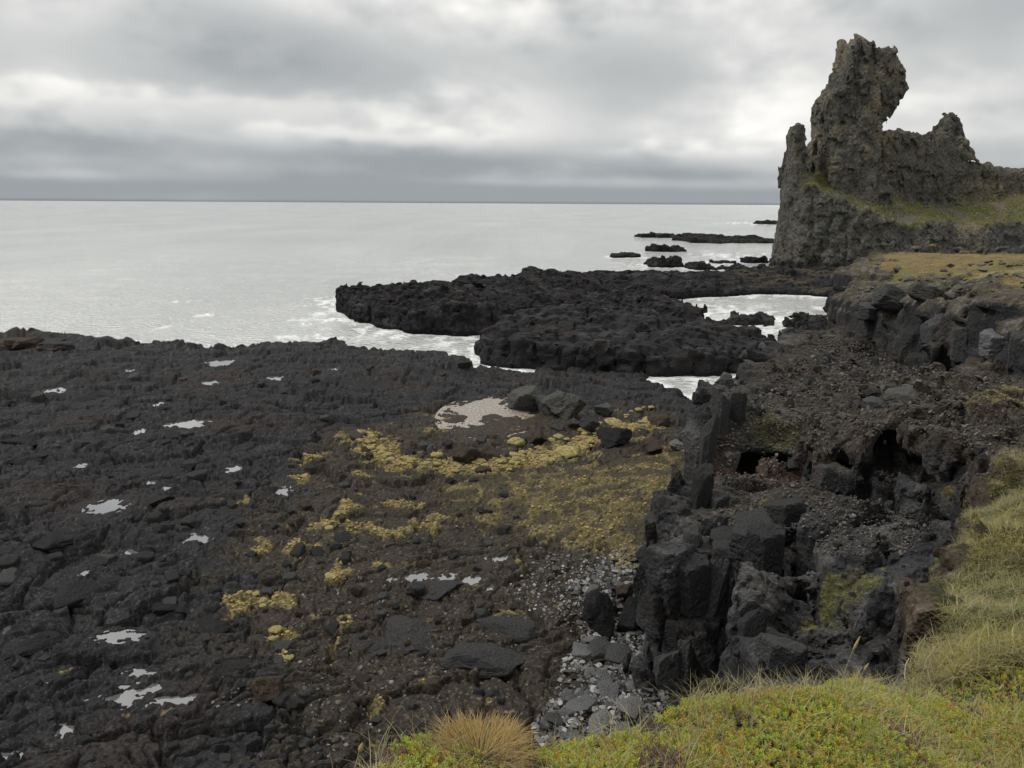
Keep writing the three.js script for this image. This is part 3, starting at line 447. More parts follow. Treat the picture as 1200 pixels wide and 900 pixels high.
function jointGeo(seed, { sides = 4, detail = 4, rough = 0.05, round = 0.03, chamfer = 3, lean = 0.12, tall = false } = {}) {   // a block bounded by cooling joints
  const r = rng(seed * 104729 + 7), N = [];
  for (let i = 0; i < sides; i++) { const a = (i + 0.35 * (r() - 0.5)) / sides * Math.PI * 2; N.push([new THREE.Vector3(Math.cos(a), (r() - 0.5) * lean * 2, Math.sin(a)).normalize(), 0.72 + 0.28 * r()]); }
  for (const s of [1, -1]) N.push([new THREE.Vector3((r() - 0.5) * 0.7, s, (r() - 0.5) * 0.7).normalize(), 0.78 + 0.2 * r()]);
  for (let i = 0; i < chamfer; i++) N.push([new THREE.Vector3(r() - 0.5, r() - 0.3, r() - 0.5).normalize(), 0.95 + 0.15 * r()]);
  return rockFrom(N, seed, detail, rough, round, 1, tall ? 0.35 : 1);
}
const BOULD = [...Array(8)].map((_, i) => rockGeo(i + 1, { planes: 10, detail: 7, rough: 0.11, round: 0.05, spread: 0.42 }));
const SLAB = [...Array(8)].map((_, i) => rockGeo(i + 40, { planes: 10, detail: 3, rough: 0.03, flat: 0.38, spread: 0.5, round: 0.012 }));
const CHIP = [...Array(5)].map((_, i) => rockGeo(i + 70, { planes: 9, detail: 1, rough: 0.02, flat: 0.6, spread: 0.45, round: 0.02 }));
const BLOCK = [...Array(10)].map((_, i) => jointGeo(i + 100, { sides: 4 + (i % 2), detail: 3, rough: 0.08, chamfer: 4, lean: 0.25 }));
function rock(geo, mat, [x, y, z], [sx, sy, sz], [a, b, c]) { const m = new THREE.Mesh(geo, mat); m.position.set(x, y, z); m.scale.set(sx, sy, sz); m.rotation.set(b, a, c); return m; }

{ // boulders on the bench: px, py at the foot, width px, height px, stone, label
  const L = [[617, 483, 42, 26, 'lichen', 'grey lichen-topped boulder left of its larger neighbour beyond the sand pan'], [663, 489, 50, 34, 'lichen', 'largest grey lichen-topped boulder beyond the sand pan'], [641, 483, 26, 20, 'mid', 'squat grey boulder wedged between the two lichen-topped boulders'], [692, 489, 12, 9, 'pale', 'pale stone at the right foot of the largest lichen-topped boulder'], [708, 487, 26, 16, 'mid', 'wide grey boulder right of the pale stone at the moss edge'], [690, 505, 28, 18, 'dark', 'dark rough boulder among moss below the pale stone'], [722, 522, 42, 24, 'black', 'black wedge-shaped boulder tilted among yellow moss cushions'], [547, 543, 36, 20, 'brown', 'dark brown split boulder at the rim of the sand pan'], [570, 539, 30, 24, 'brown', 'taller dark brown boulder leaning on the split boulder by the sand pan'], [630, 519, 30, 18, 'brown', 'dark wedge boulder beside a moss cushion right of the sand pan'], [773, 500, 26, 16, 'brown', 'brown-grey square boulder at the far end of the moss'], [765, 530, 30, 15, 'brown', 'flat brown boulder at the near edge of the moss'], [796, 528, 22, 11, 'pale', 'pale grey flat stone near the cliff columns'], [672, 502, 16, 11, 'mid', 'small grey boulder between the lichen boulder and the moss'], [655, 505, 14, 9, 'mid', 'low grey stone just above the moss crescent'],
    [700, 740, 52, 44, 'black', 'black rough boulder standing in the scree, taller of a touching pair'], [744, 740, 54, 34, 'black', 'black low boulder touching the taller one in the scree'], [775, 706, 46, 34, 'dark', 'dark boulder with grey top behind the black pair in the scree'], [762, 683, 44, 20, 'mid', 'grey layered slab boulder above the scree by the cliff foot'], [757, 661, 26, 18, 'dark', 'dark pointed boulder at the head of the scree'], [783, 652, 36, 14, 'grey', 'pale grey slab at the head of the scree under the columns'], [308, 818, 50, 34, 'brown', 'dark brown lone boulder beside white pebbles and the pool'], [798, 690, 30, 24, 'dark', 'dark block fallen against the cliff foot'], [735, 705, 28, 16, 'brown', 'brown rough boulder behind the black pair']];
  const r = rng(5);
  L.forEach(([px, py, w, h, mat, label], i) => { const p = onBench(px, py); if (!p) return; const k = -p[2] / 942 * 1.02, W = w * k / 2 * 1.05, H = h * k * 0.62; put(rock(BOULD[i % 8], STONE[mat], [p[0], benchH(p[0], p[2] - W * 0.4) + H * 0.55, p[2] - W * 0.5], [W, H, W * (0.8 + 0.3 * r())], [r() * 6, (r() - 0.5) * 0.4, (r() - 0.5) * 0.4]), 'boulder', label, 'boulder'); });
}
{ // the brown stack of layers on the outer rim, far left, and flat slabs set in the bench
  const b = lavaBench, r = rng(21);
  for (let i = 0; i < 44; i++) { const px = -6 + 84 * r(), p = at(px, 409 - 3 * r(), 4.3), s = 0.35 + 0.7 * r(); part(rock(BLOCK[i % 10], i % 3 ? STONE.brown : STONE.dark, [p[0], 4.3 + 1.35 * r() * (1 - Math.abs(px - 35) / 60), p[2] + 1], [s * 1.7, s * 0.45, s * 1.2], [r() * 3, (r() - 0.5) * 0.2, (r() - 0.5) * 0.2]), 'lava_slab', b); }
  const slabs = [[560, 790, 92, 60], [480, 752, 86, 36], [430, 770, 60, 40], [600, 742, 70, 34], [510, 700, 60, 26], [250, 740, 50, 30], [80, 700, 70, 40], [190, 720, 60, 30], [60, 640, 50, 22], [120, 690, 46, 22], [30, 760, 60, 30], [255, 790, 80, 34], [175, 590, 40, 14], [100, 470, 50, 10], [40, 520, 50, 16], [30, 540, 40, 20]];
  slabs.forEach(([px, py, w, h], i) => { const p = onBench(px, py); if (!p) return; const k = -p[2] / 942; part(rock(BOULD[i % 8], i < 5 ? STONE.dark : STONE.black, [p[0], benchH(p[0], p[2], false) - 0.05 * w * k, p[2] - 0.3 * w * k], [w * k * 0.55, w * k * 0.17, w * k * 0.6], [r() * 6, (r() - 0.5) * 0.15, (r() - 0.5) * 0.15]), 'lava_slab', b); });
  for (let i = 0; i < 270; i++) { // loose lava lumps all over
    const px = -20 + 640 * Math.pow(r(), 0.8), py = 425 + 470 * Math.pow(r(), 0.75), p = onBench(px, py); if (!p || benchE.at(p[0], p[2]) > -1) continue; if (POOLS.some((q) => ell(q, p[0], p[2], 0) < 2.2)) continue;
    const k = -p[2] / 942, s = (7 + 16 * r() * r()) * k * 0.6; part(rock(BLOCK[i % 10], [STONE.dark, STONE.mid, STONE.dark, STONE.brown][px > 330 && i % 3 === 0 ? 3 : i % 3], [p[0], p[1] + s * 0.05, p[2]], [s, s * (0.45 + 0.3 * r()), s * (0.7 + 0.5 * r())], [r() * 6, (r() - 0.5) * 0.6, (r() - 0.5) * 0.6]), 'lava_lump', b); }
}
{ // scree at the cliff foot: 250 stones, then the small stuff between them
  const poly = [[664, 700], [720, 650], [790, 640], [805, 690], [790, 760], [770, 845], [640, 880], [630, 850], [655, 820], [668, 770], [690, 745], [690, 720]], fan = [[600, 690], [640, 655], [720, 650], [740, 690], [690, 740], [640, 720]], r = rng(77), used = [];
  const big = [[735, 778, 36, 26], [785, 800, 30, 22], [713, 815, 34, 24], [690, 790, 18, 34], [680, 830, 40, 26], [650, 845, 24, 14], [665, 838, 26, 16], [735, 830, 32, 18], [755, 845, 30, 16], [700, 764, 34, 16], [683, 768, 34, 16], [690, 752, 24, 12], [712, 746, 20, 10], [725, 772, 34, 14], [705, 795, 30, 24], [745, 805, 30, 22], [765, 790, 20, 18], [756, 770, 22, 14], [785, 728, 22, 14], [776, 745, 22, 12], [668, 862, 24, 14], [640, 850, 16, 14], [730, 860, 30, 18], [700, 850, 30, 16]];
  let n = 0;
  const tone = new Map([[STONE.grey, 'grey'], [STONE.mid, 'slate-grey'], [STONE.pale, 'pale grey'], [STONE.dark, 'blackish'], [STONE.brown, 'brown']]);
  const one = (px, py, w, hgt, mat, geo) => { const p = onBench(px, py); if (!p) return; const k = -p[2] / 942, W = w * k / 2; put(rock(geo, mat, [p[0], p[1] + W * 0.22, p[2]], [W, Math.max(W * 0.75, 0.06), W * (0.8 + 0.4 * r())], [r() * 6, (r() - 0.5) * 0.7, (r() - 0.5) * 0.7]), 'scree_stone', `${w > 22 ? 'large' : w > 12 ? 'fist-edged medium' : 'small'} ${tone.get(mat)} angular stone ${py < 700 ? 'at the thin upper end of the scree' : py < 750 ? 'beside the black boulder pair in the scree' : 'in the thick lower scree under the cliff columns'}`.replace('fist-edged ', ''), 'stone', 'stones of the scree below the cliff'); n++; };
  big.forEach(([px, py, w, h], i) => one(px, py, w * 1.25, h, [STONE.grey, STONE.mid, STONE.grey, STONE.pale][i % 4], SLAB[i % 8]));
  for (let k = 0; k < 4000 && n < 270; k++) { const px = 600 + 210 * r(), py = 640 + 240 * r(), ins = polySdf(poly, px, py) < 0, inf = polySdf(fan, px, py) < 0; if (!ins && !(inf && r() < 0.35)) continue; const w = ins ? 8 + 16 * r() * r() : 5 + 6 * r(); one(px, py, w, w, [STONE.grey, STONE.pale, STONE.grey, STONE.pale, STONE.mid, STONE.brown][Math.floor(r() * 6)], SLAB[Math.floor(r() * 8)]); }
  [[695, 759, 7], [750, 770, 8]].forEach(([px, py, w]) => { const p = onBench(px, py), W = w * -p[2] / 942 / 2; put(rock(BOULD[2], STONE.white, [p[0], p[1] + W, p[2]], [W * 1.2, W, W], [0, 0, 0]), 'white_cobble', 'round white cobble among the grey scree stones', 'cobble', 'white cobbles in the scree'); });
  const M = [], C = [], o = new THREE.Object3D(), cc = new THREE.Color();
  for (let k = 0; k < 6500; k++) { const px = 590 + 225 * r(), py = 635 + 250 * r(), ins = polySdf(poly, px, py) < 6, inf = polySdf(fan, px, py) < 8; if (!ins && !(inf && r() < 0.55)) continue; const p = onBench(px, py); if (!p) continue; const s = (0.035 + 0.10 * r() * r()) * (ins ? 1.1 : 0.75); o.position.set(p[0], p[1] + s * 0.3, p[2]); o.scale.set(s * (0.8 + 0.6 * r()), s * 0.7, s); o.rotation.set(r() * 0.8, r() * 6, r() * 0.8); o.updateMatrix(); M.push(o.matrix.clone()); const v = 0.07 + 0.3 * r() * r(); C.push([v, v * 0.99, v * 0.97]); }
  for (let k = 0; k < 2600; k++) { const px = 340 + 480 * r(), py = 470 + 420 * Math.pow(r(), 0.8), p = onBench(px, py); if (!p || zoneBrown.at(p[0], p[2]) > 1.5) continue; const s = 0.03 + 0.07 * r() * r(); o.position.set(p[0], p[1] + s * 0.3, p[2]); o.scale.set(s, s * 0.7, s); o.rotation.set(r(), r() * 6, r()); o.updateMatrix(); M.push(o.matrix.clone()); const v = 0.05 + 0.28 * r() * r() * r(); C.push([v, v * 0.95, v * 0.88]); }
  const im = new THREE.InstancedMesh(CHIP[0], new THREE.MeshStandardMaterial({ roughness: 0.85 }), M.length); M.forEach((m, i) => { im.setMatrixAt(i, m); im.setColorAt(i, cc.setRGB(...C[i])); }); setting(im, 'gravel', 'small grey gravel and chips between the scree stones', 'stuff');
  for (let k = 0; k < 22; k++) { const px = 248 + 50 * r(), py = 806 + 24 * r(), p = onBench(px, py); if (!p) continue; const W = (3 + 4 * r()) * -p[2] / 942 / 2; put(rock(SLAB[k % 8], k % 3 ? STONE.pale : STONE.white, [p[0], p[1] + W * 0.3, p[2]], [W, W * 1.2, W], [r() * 6, 0, 0]), 'pebble', 'whitish pebble in the little heap beside the lone brown boulder', 'pebble', 'pale pebbles by the brown boulder'); }
}
{ // moss cushions round the sand pan
  const mk = (seed) => { let g = new THREE.IcosahedronGeometry(1, 5); const p = g.attributes.position, v = new THREE.Vector3(), col = []; for (let i = 0; i < p.count; i++) { v.fromBufferAttribute(p, i).normalize(); wor2(v.x * 1.6 + seed, v.z * 1.6 + v.y); const m = 0.8 + 0.28 * (0.6 - W1) + 0.12 * fbm3(v.x * 3 + seed, v.y * 3, v.z * 3, 2) + 0.05 * n3(v.x * 14, v.y * 14, v.z * 14 + seed); p.setXYZ(i, v.x * m, v.y * m * 0.58, v.z * m); const t = ss(-0.4, 0.4, n3(v.x * 5 + seed, v.y * 5, v.z * 5)); col.push(mix(0.12, 0.29, t), mix(0.105, 0.24, t), mix(0.04, 0.09, t)); } g.setAttribute('color', new THREE.Float32BufferAttribute(col, 3)); g.deleteAttribute('normal'); g.deleteAttribute('uv'); g = mergeVertices(g, 1e-4); g.computeVertexNormals(); return g; };
  const G = [1, 2, 3, 4, 5].map(mk), mm = new THREE.MeshStandardMaterial({ vertexColors: true, roughness: 1 }), r = rng(31);
  const cush = (px, py, w, label, group) => { const p = onBench(px, py); if (!p) return; const W = w * -p[2] / 942 / 2; const m = new THREE.Mesh(G[Math.floor(r() * 5)], mm); m.position.set(p[0], p[1] - W * 0.05, p[2]); m.scale.set(W, W * (0.7 + 0.4 * r()), W * (0.9 + 0.4 * r())); m.rotation.y = r() * 6; put(m, 'moss_cushion', label, 'moss', group); };
  cush(718, 496, 26, 'rounded yellow-green moss cushion, the brightest dome behind the black wedge boulder'); cush(512, 533, 18, 'green moss dome at the left end of the crescent'); cush(605, 518, 24, 'olive moss dome against the dark wedge boulder by the sand pan'); cush(665, 530, 34, 'large golden moss cushion in the middle of the crescent');
  const L = CRES.length, px = [425, 450, 490, 540, 590, 630, 665, 700, 735, 760], py = [512, 535, 545, 548, 545, 537, 522, 512, 500, 488];
  for (let k = 0; k < 150; k++) { const t = r() * 8.99, i = Math.floor(t), f = t - i; cush(mix(px[i], px[i + 1], f) + (r() - 0.5) * 20, mix(py[i], py[i + 1], f) + (r() - 0.6) * (i > 3 ? 26 : 12), 4 + 8 * r() + 4 * r() * r(), `low yellow moss cushion ${i < 2 ? 'in the thin left horn of the crescent' : i < 5 ? 'in the belly of the crescent below the sand pan' : i < 7 ? 'between the dark wedge boulder and the black boulder' : 'around the black wedge boulder at the right horn'}`, 'moss cushions of the crescent'); }
  for (const q of MATS.slice(0, 8)) for (let k = 0; k < 4; k++) { const x = q.x + (r() - 0.5) * q.rx * 1.4, z = q.z + (r() - 0.5) * q.rz * 1.4, m = new THREE.Mesh(G[k], mm), W = 0.12 + 0.2 * r(); m.position.set(x, benchH(x, z), z); m.scale.set(W, W * 0.7, W); put(m, 'moss_cushion', 'small yellow moss cushion scattered on the open black lava', 'moss', 'moss cushions on the open lava'); }
  const M = [], C = [], o = new THREE.Object3D(), cc = new THREE.Color();
  for (let k = 0; k < 60000 && M.length < 9000; k++) { const x = -14 + 30 * r(), z = -72 + 48 * r(), m = mossAt(x, z); if (m < 0.10 || (zoneMoss.at(x, z) < 0 && zoneCres.at(x, z) > 2 && r() < 0.75)) continue; const s = 0.03 + 0.08 * r() * Math.min(1, m * 3); o.position.set(x, benchH(x, z) + s * 0.1, z); o.scale.set(s, s * 0.8, s); o.rotation.y = r() * 6; o.updateMatrix(); M.push(o.matrix.clone()); const t = r(), u = 0.7 + 0.5 * r(); C.push([mix(0.85, 1.1, t) * u, mix(0.9, 1.0, t) * u, u]); }
  let g = new THREE.IcosahedronGeometry(1, 1); const p = g.attributes.position, col = []; for (let i = 0; i < p.count; i++) { const q = 1 + 0.3 * n3(p.getX(i) * 2, p.getY(i) * 2, p.getZ(i) * 2); p.setXYZ(i, p.getX(i) * q, p.getY(i) * q * 0.7, p.getZ(i) * q); col.push(0.26, 0.2, 0.075); } g.setAttribute('color', new THREE.Float32BufferAttribute(col, 3)); g.computeVertexNormals();
  const im = new THREE.InstancedMesh(g, mm, M.length); M.forEach((m, i) => { im.setMatrixAt(i, m); im.setColorAt(i, cc.setRGB(...C[i])); }); setting(im, 'moss_cover', 'yellow moss creeping over the lava and soil', 'stuff');
}

// ------------------------------------------------------------------ the near cliff, with the turf plateau on top
const XZ = (L) => L.map((p) => [p[0], p[2]]);
const platEdge = pts([[1062, 832, 5.5], [1080, 778, 6.6], [1106, 708, 8.6], [1124, 655, 10.2], [1142, 602, 12.8], [1170, 568, 15], [1215, 540, 17]]);
const PLAT = [[-9, -1.2], [-4, -1.9], [-2, -2.3], [-0.7, -2.8], [0.3, -3.35], [1.2, -4.1], [2.1, -4.8], ...XZ(platEdge), [20, -21], [40, -24], [40, 3], [-9, 3]];
const platT = [...platEdge, [0, 18.4, 0], [-2, 18.0, -2.3], [-0.6, 17.86, -2.8], [0.3, 17.72, -3.3], [1.2, 17.45, -4], [2.1, 17.1, -4.7], [8, 17.2, -6], [10, 16.2, -11], [14, 15.2, -15], [20, 14.6, -21], [30, 16, -20], [10, 19, 0], [5, 18.6, 0], [4.6, 17.3, -5.2], [-8, 18.2, 0]];
const bankP = pts([[955, 548, 30], [1000, 518, 28.5], [1045, 507, 27], [1085, 507, 25.5], [1120, 518, 24], [1150, 545, 22], [1185, 585, 19.5], [1230, 605, 18]]);
const BANK = [...XZ(bankP), [24, -16], [40, -24], [40, -50], ...XZ(pts([[1180, 440, 50], [1100, 440, 46], [1010, 450, 44], [945, 505, 38]]))];
const bankT = pts([[955, 545, 30], [1000, 510, 29], [1045, 497, 28], [1085, 490, 27], [1120, 490, 26], [1150, 478, 27], [1200, 492, 25], [1190, 535, 21.5], [1060, 458, 38], [1010, 447, 46], [1100, 452, 40], [1180, 458, 40], [960, 502, 38], [1200, 580, 18.5]]);
const MIDP = [[4.6, -24.7], [5.0, -26.5], [5.9, -29.5], [7.0, -32.5], [8.2, -35.8], [9.1, -39.5], [10.4, -43.6], [13, -50], [16, -56], [19, -62], [23, -68], [28, -76], [40, -82], [60, -70], [50, -40], [24, -20], [12, -12], [5.2, -8.5], [4.4, -11.5], [4.8, -14], [5.7, -17], [6.4, -19.5], [7.0, -22], [8.4, -24.4], [7.6, -25.2], [6.2, -24.8]];
const midT = pts([[838, 473, 41], [845, 470, 44], [862, 440, 52], [905, 420, 58], [980, 390, 68], [930, 450, 50], [950, 490, 42], [1000, 404, 74], [1050, 424, 64], [1100, 440, 56], [1150, 450, 50], [1200, 456, 46], [1010, 440, 54], [900, 535, 38], [910, 570, 34.5], [870, 560, 38], [840, 600, 31], [880, 606, 28.5], [850, 630, 27], [930, 570, 28.5], [870, 636, 27], [960, 605, 25], [950, 672, 22.5], [985, 662, 22], [1030, 655, 21.5], [1090, 640, 21], [1150, 630, 18.5], [940, 745, 20.5], [990, 715, 19.5], [1035, 705, 17.5], [1055, 755, 13.5], [1000, 795, 15.5], [945, 805, 18], [1090, 680, 16], [1000, 608, 24]]);
const TX0 = -12, TX1 = 64, TZ0 = -90, TZ1 = 5;
const platE = new Field(TX0, TX1, TZ0, TZ1, 0.2, (x, z) => polySdf(PLAT, x, z) + 0.28 * n2(x * 0.9, z * 0.9) + 0.12 * n2(x * 2.7, z * 2.7));
const platH = new Field(TX0, TX1, TZ0, TZ1, 0.2, (x, z) => idw(platT, x, z, 3.2, 1.2) + 0.16 * fbm2(x * 0.6, z * 0.6, 3) - 0.14 * ss(-0.6, 0.1, polySdf(PLAT, x, z)));
const bankE = new Field(TX0, TX1, TZ0, TZ1, 0.2, (x, z) => polySdf(BANK, x, z) + 0.5 * n2(x * 0.5, z * 0.5) + 0.2 * n2(x * 1.4, z * 1.4)), bankH = new Field(TX0, TX1, TZ0, TZ1, 0.25, (x, z) => idw(bankT, x, z, 3.2, 1) + 0.2 * fbm2(x * 0.7, z * 0.7, 3));
const midE = new Field(TX0, TX1, TZ0, TZ1, 0.25, (x, z) => polySdf(MIDP, x, z));
const midH = new Field(TX0, TX1, TZ0, TZ1, 0.25, (x, z) => idw(midT, x, z, 4, 0.8));
const turfY = (x, z) => platH.at(x, z);
const caves = [[...atD(1092, 556, 27.2), 1.7, 1.35, 4.2, 0.3], [...atD(1134, 574, 25.4), 1.0, 0.9, 3.2, 0.2], [...atD(1003, 584, 29.4), 1.15, 1.6, 3.6, 0.3], [...atD(1030, 598, 27.2), 0.6, 0.8, 2.0, 0.2], [...atD(905, 552, 39), 3.0, 0.85, 3.0, 0.2], [...atD(905, 700, 25.3), 0.6, 2.6, 1.8, 0.3], [...atD(1000, 740, 17), 0.8, 0.6, 2.0, 0.2], [...atD(1035, 765, 12.5), 0.6, 0.6, 1.6, 0.2], [...atD(955, 700, 20), 0.7, 0.9, 2.0, 0.2], [...atD(1040, 655, 19.5), 0.8, 0.6, 1.8, 0.2], [...atD(985, 770, 12.5), 0.5, 0.5, 1.2, 0.2]];
const cliffBase = (x, y, z) => {
  const t = platH.at(x, z), m = midH.at(x, z);
  const bt = bankH.at(x, z); let d = smin(smin(smax(y - t, platE.at(x, z) - (t - y) * 0.10, 0.35), smax(y - bt, bankE.at(x, z) - (bt - y) * 0.02, 0.5), 0.3), smax(y - m, midE.at(x, z) - Math.max(m - y, 0) * 0.05, 0.4), 0.4);
  for (const q of caves) { const dx = (x - q[0]) / q[3], dy = (y - q[1]) / q[4], dz = (z - q[2] + dx * q[6]) / q[5], l = dx * dx + dy * dy + dz * dz; if (l < 6) { const s = (Math.sqrt(l) - 1) * Math.min(q[3], q[4]); d = smax(d, -s, 0.3); } }
  return d;
};
function cliffF(x, y, z) {
  let d = cliffBase(x, y, z); if (Math.abs(d) > 1.3) return d;
  const turf = ss(0.6, 0.15, Math.abs(y - platH.at(x, z))) * ss(0.1, -0.5, platE.at(x, z)), k = 1 - 0.97 * turf, me = midE.at(x, z), my = midH.at(x, z);
  const soft = ss(5, 11, -z) * 0.78 + 0.22;
  const scree = ss(0.8, 0.1, Math.abs(y - my)) * ss(-0.6, -2, me) * ss(1, 3, platE.at(x, z)), w = k * soft * (1 - 0.55 * scree);
  const wx = x + 0.35 * n3(x * 0.45, y * 0.25, z * 0.45) + 0.12 * y * n2(x * 0.1, z * 0.1), wz = z + 0.35 * n3(x * 0.45 + 9, y * 0.25, z * 0.45);
  wor2(wx / 1.9, wz / 1.9); const lr = Math.floor(y / 3.3 + WID * 5), l2 = y / 3.3 + WID * 5 - lr;
  d += w * ((hash2(WI * 5 + lr, WJ) - 0.5) * 1.05 + 0.4 * ss(0.09, 0, W2 - W1) + 0.25 * ss(0.04, 0, Math.min(l2, 1 - l2)) + (WX * (hash2(WI + lr, WJ + 3) - 0.5) + WY * (hash2(WI, WJ + lr) - 0.5)) * 0.8);
  wor2(wx / 0.62 + y * 0.5, wz / 0.62 - y * 0.6); d += w * ((WID - 0.5) * 0.34 + 0.15 * ss(0.1, 0, W2 - W1) + WX * (hash2(WI + 2, WJ) - 0.5) * 0.5);
  d += k * (0.22 * mix(0.5, 1, soft) * fbm3(x * 0.55, y * 0.5, z * 0.55, 3) + 0.10 * fbm3(x * 2.2, y * 2.2, z * 2.2, 3)) + 0.02 * n3(x * 4, y * 4, z * 4);
  { const bk = k * ss(0.9, 0.1, Math.abs(y - bankH.at(x, z))) * ss(0.2, -0.6, bankE.at(x, z)) * ss(15, 19, -z); if (bk > 0.02) { wor2(x / 0.6 + 31, z / 0.6); d -= bk * (0.4 - W1 * 0.7) * 0.5 * WID; wor2(x / 0.27 + 7, z / 0.27); d -= bk * (0.35 - W1 * 0.6) * 0.26 * ss(0.2, 0.6, WID); } }
  if (scree > 0.05) { wor2(x / 0.5 + 70, z / 0.5); d -= scree * ((0.35 - W1 * 0.6) * 0.34 * (WID > 0.3 ? 1 : 0.3)); wor2(x / 0.22 + 3, z / 0.22); d -= scree * (0.3 - W1 * 0.6) * 0.13; }
  return d * 0.75;
}
const redC = atD(880, 560, 37), mossK = [[905, 515, 1.3], [985, 702, 0.8], [960, 706, 0.5], [888, 600, 0.4], [1108, 655, 0.3], [1020, 690, 0.35]].map(([px, py, q]) => [...(hit(px, py, cliffBase, 4) ?? atD(px, py, 20)).slice(0, 3), q]);
function cliffColor(x, y, z, nx, ny, nz, c) {
  const a = fbm3(x * 0.5, y * 0.35, z * 0.5, 3), b = n3(x * 2.1, y * 2.1, z * 2.1), e = n3(x * 6.3, y * 6.3, z * 6.3), pe = platE.at(x, z), t = platH.at(x, z), me = midE.at(x, z), my = midH.at(x, z);
  if (pe < 0.15 && y > t - 0.3 && ny > 0.45) { c[0] = 0.05; c[1] = 0.045; c[2] = 0.022; lay(c, [0.06, 0.046, 0.03], ss(-0.1, 0.4, b)); lay(c, [0.05, 0.06, 0.02], ss(0, 0.5, e)); return; }
  c[0] = 0.056; c[1] = 0.055; c[2] = 0.057; lay(c, [0.12, 0.119, 0.12], 0.8 * ss(-0.1, 0.5, a + 0.3 * b + 0.2 * e)); lay(c, [0.02, 0.02, 0.022], 0.6 * ss(0.1, 0.6, -a + 0.3 * e));
  lay(c, [0.05, 0.044, 0.038], 0.6 * ss(0.1, 0.5, n3(x * 0.4 + 5, y * 0.4, z * 0.4) + 0.4 * b));
  if (y > my - 1.0 && z < -27) { const q = ss(-0.3, -2.2, me) * ss(0.35, 0.7, ny + 0.2 * b); lay(c, [0.056, 0.047, 0.038], q * mix(0.5, 1, ss(-0.4, 0.3, b + e))); if (q > 0.3 && e > 0.3) lay(c, [0.12, 0.11, 0.095], 0.7); if (q > 0.3 && e < -0.25) lay(c, [0.03, 0.028, 0.026], 0.8); }
  const soil = t - y; const bs = bankH.at(x, z) - y, be = bankE.at(x, z); if (be < 0.8 && bs < 1.3 + 0.8 * a && z < -16) { lay(c, [0.06, 0.05, 0.04], ss(1.5, 0.3, bs + 0.6 * b)); if (e + 0.5 * b > 0.3) lay(c, [0.16, 0.14, 0.11], 0.7 * ss(1.2, 0.2, bs)); }
  if (pe < 1.5 && soil < 1.5 + 0.8 * a) { lay(c, [0.085, 0.064, 0.045], ss(1.7, 0.6, soil + 0.5 * b)); if (e > 0.35) lay(c, [0.19, 0.16, 0.12], 0.6); }
  if (ny > 0.4 && a * 0.5 + e * 0.8 + b * 0.3 > 0.42) lay(c, [0.15, 0.145, 0.125], 0.6);
  const dr = Math.hypot(x - redC[0], y - redC[1], z - redC[2]); lay(c, [0.10, 0.055, 0.042], 0.8 * ss(3.4, 1.6, dr + b));
  for (const q of mossK) { const dm = Math.hypot(x - q[0], y - q[1], z - q[2]); if (dm < q[3] * 1.4 && ny > 0.1) lay(c, [0.085, 0.085, 0.03], ss(1.3, 0.9, dm / q[3] + 0.4 * b) * 0.7); }
}
let nearCliff;
{
  const g1 = meshSdf(cliffF, cliffBase, 1.0, [-8, 1.5, -30.3, 24, 19.6, 2.0], 0.11, cliffColor), g2 = meshSdf(cliffF, cliffBase, 1.0, [3, 1.0, -84, 44, 17, -30.1], 0.22, cliffColor);
  nearCliff = setting(new THREE.Group(), 'cliff', 'dark broken basalt cliff and scree below the turf edge');
  part(new THREE.Mesh(g1, MAT.rockCrisp), 'rock_face', nearCliff); part(new THREE.Mesh(g2, MAT.rockCrisp), 'scree_slope', nearCliff);
}
const COL = [...Array(8)].map((_, i) => jointGeo(i + 150, { sides: 5, detail: 8, rough: 0.09, chamfer: 3, lean: 0.08, tall: true }));
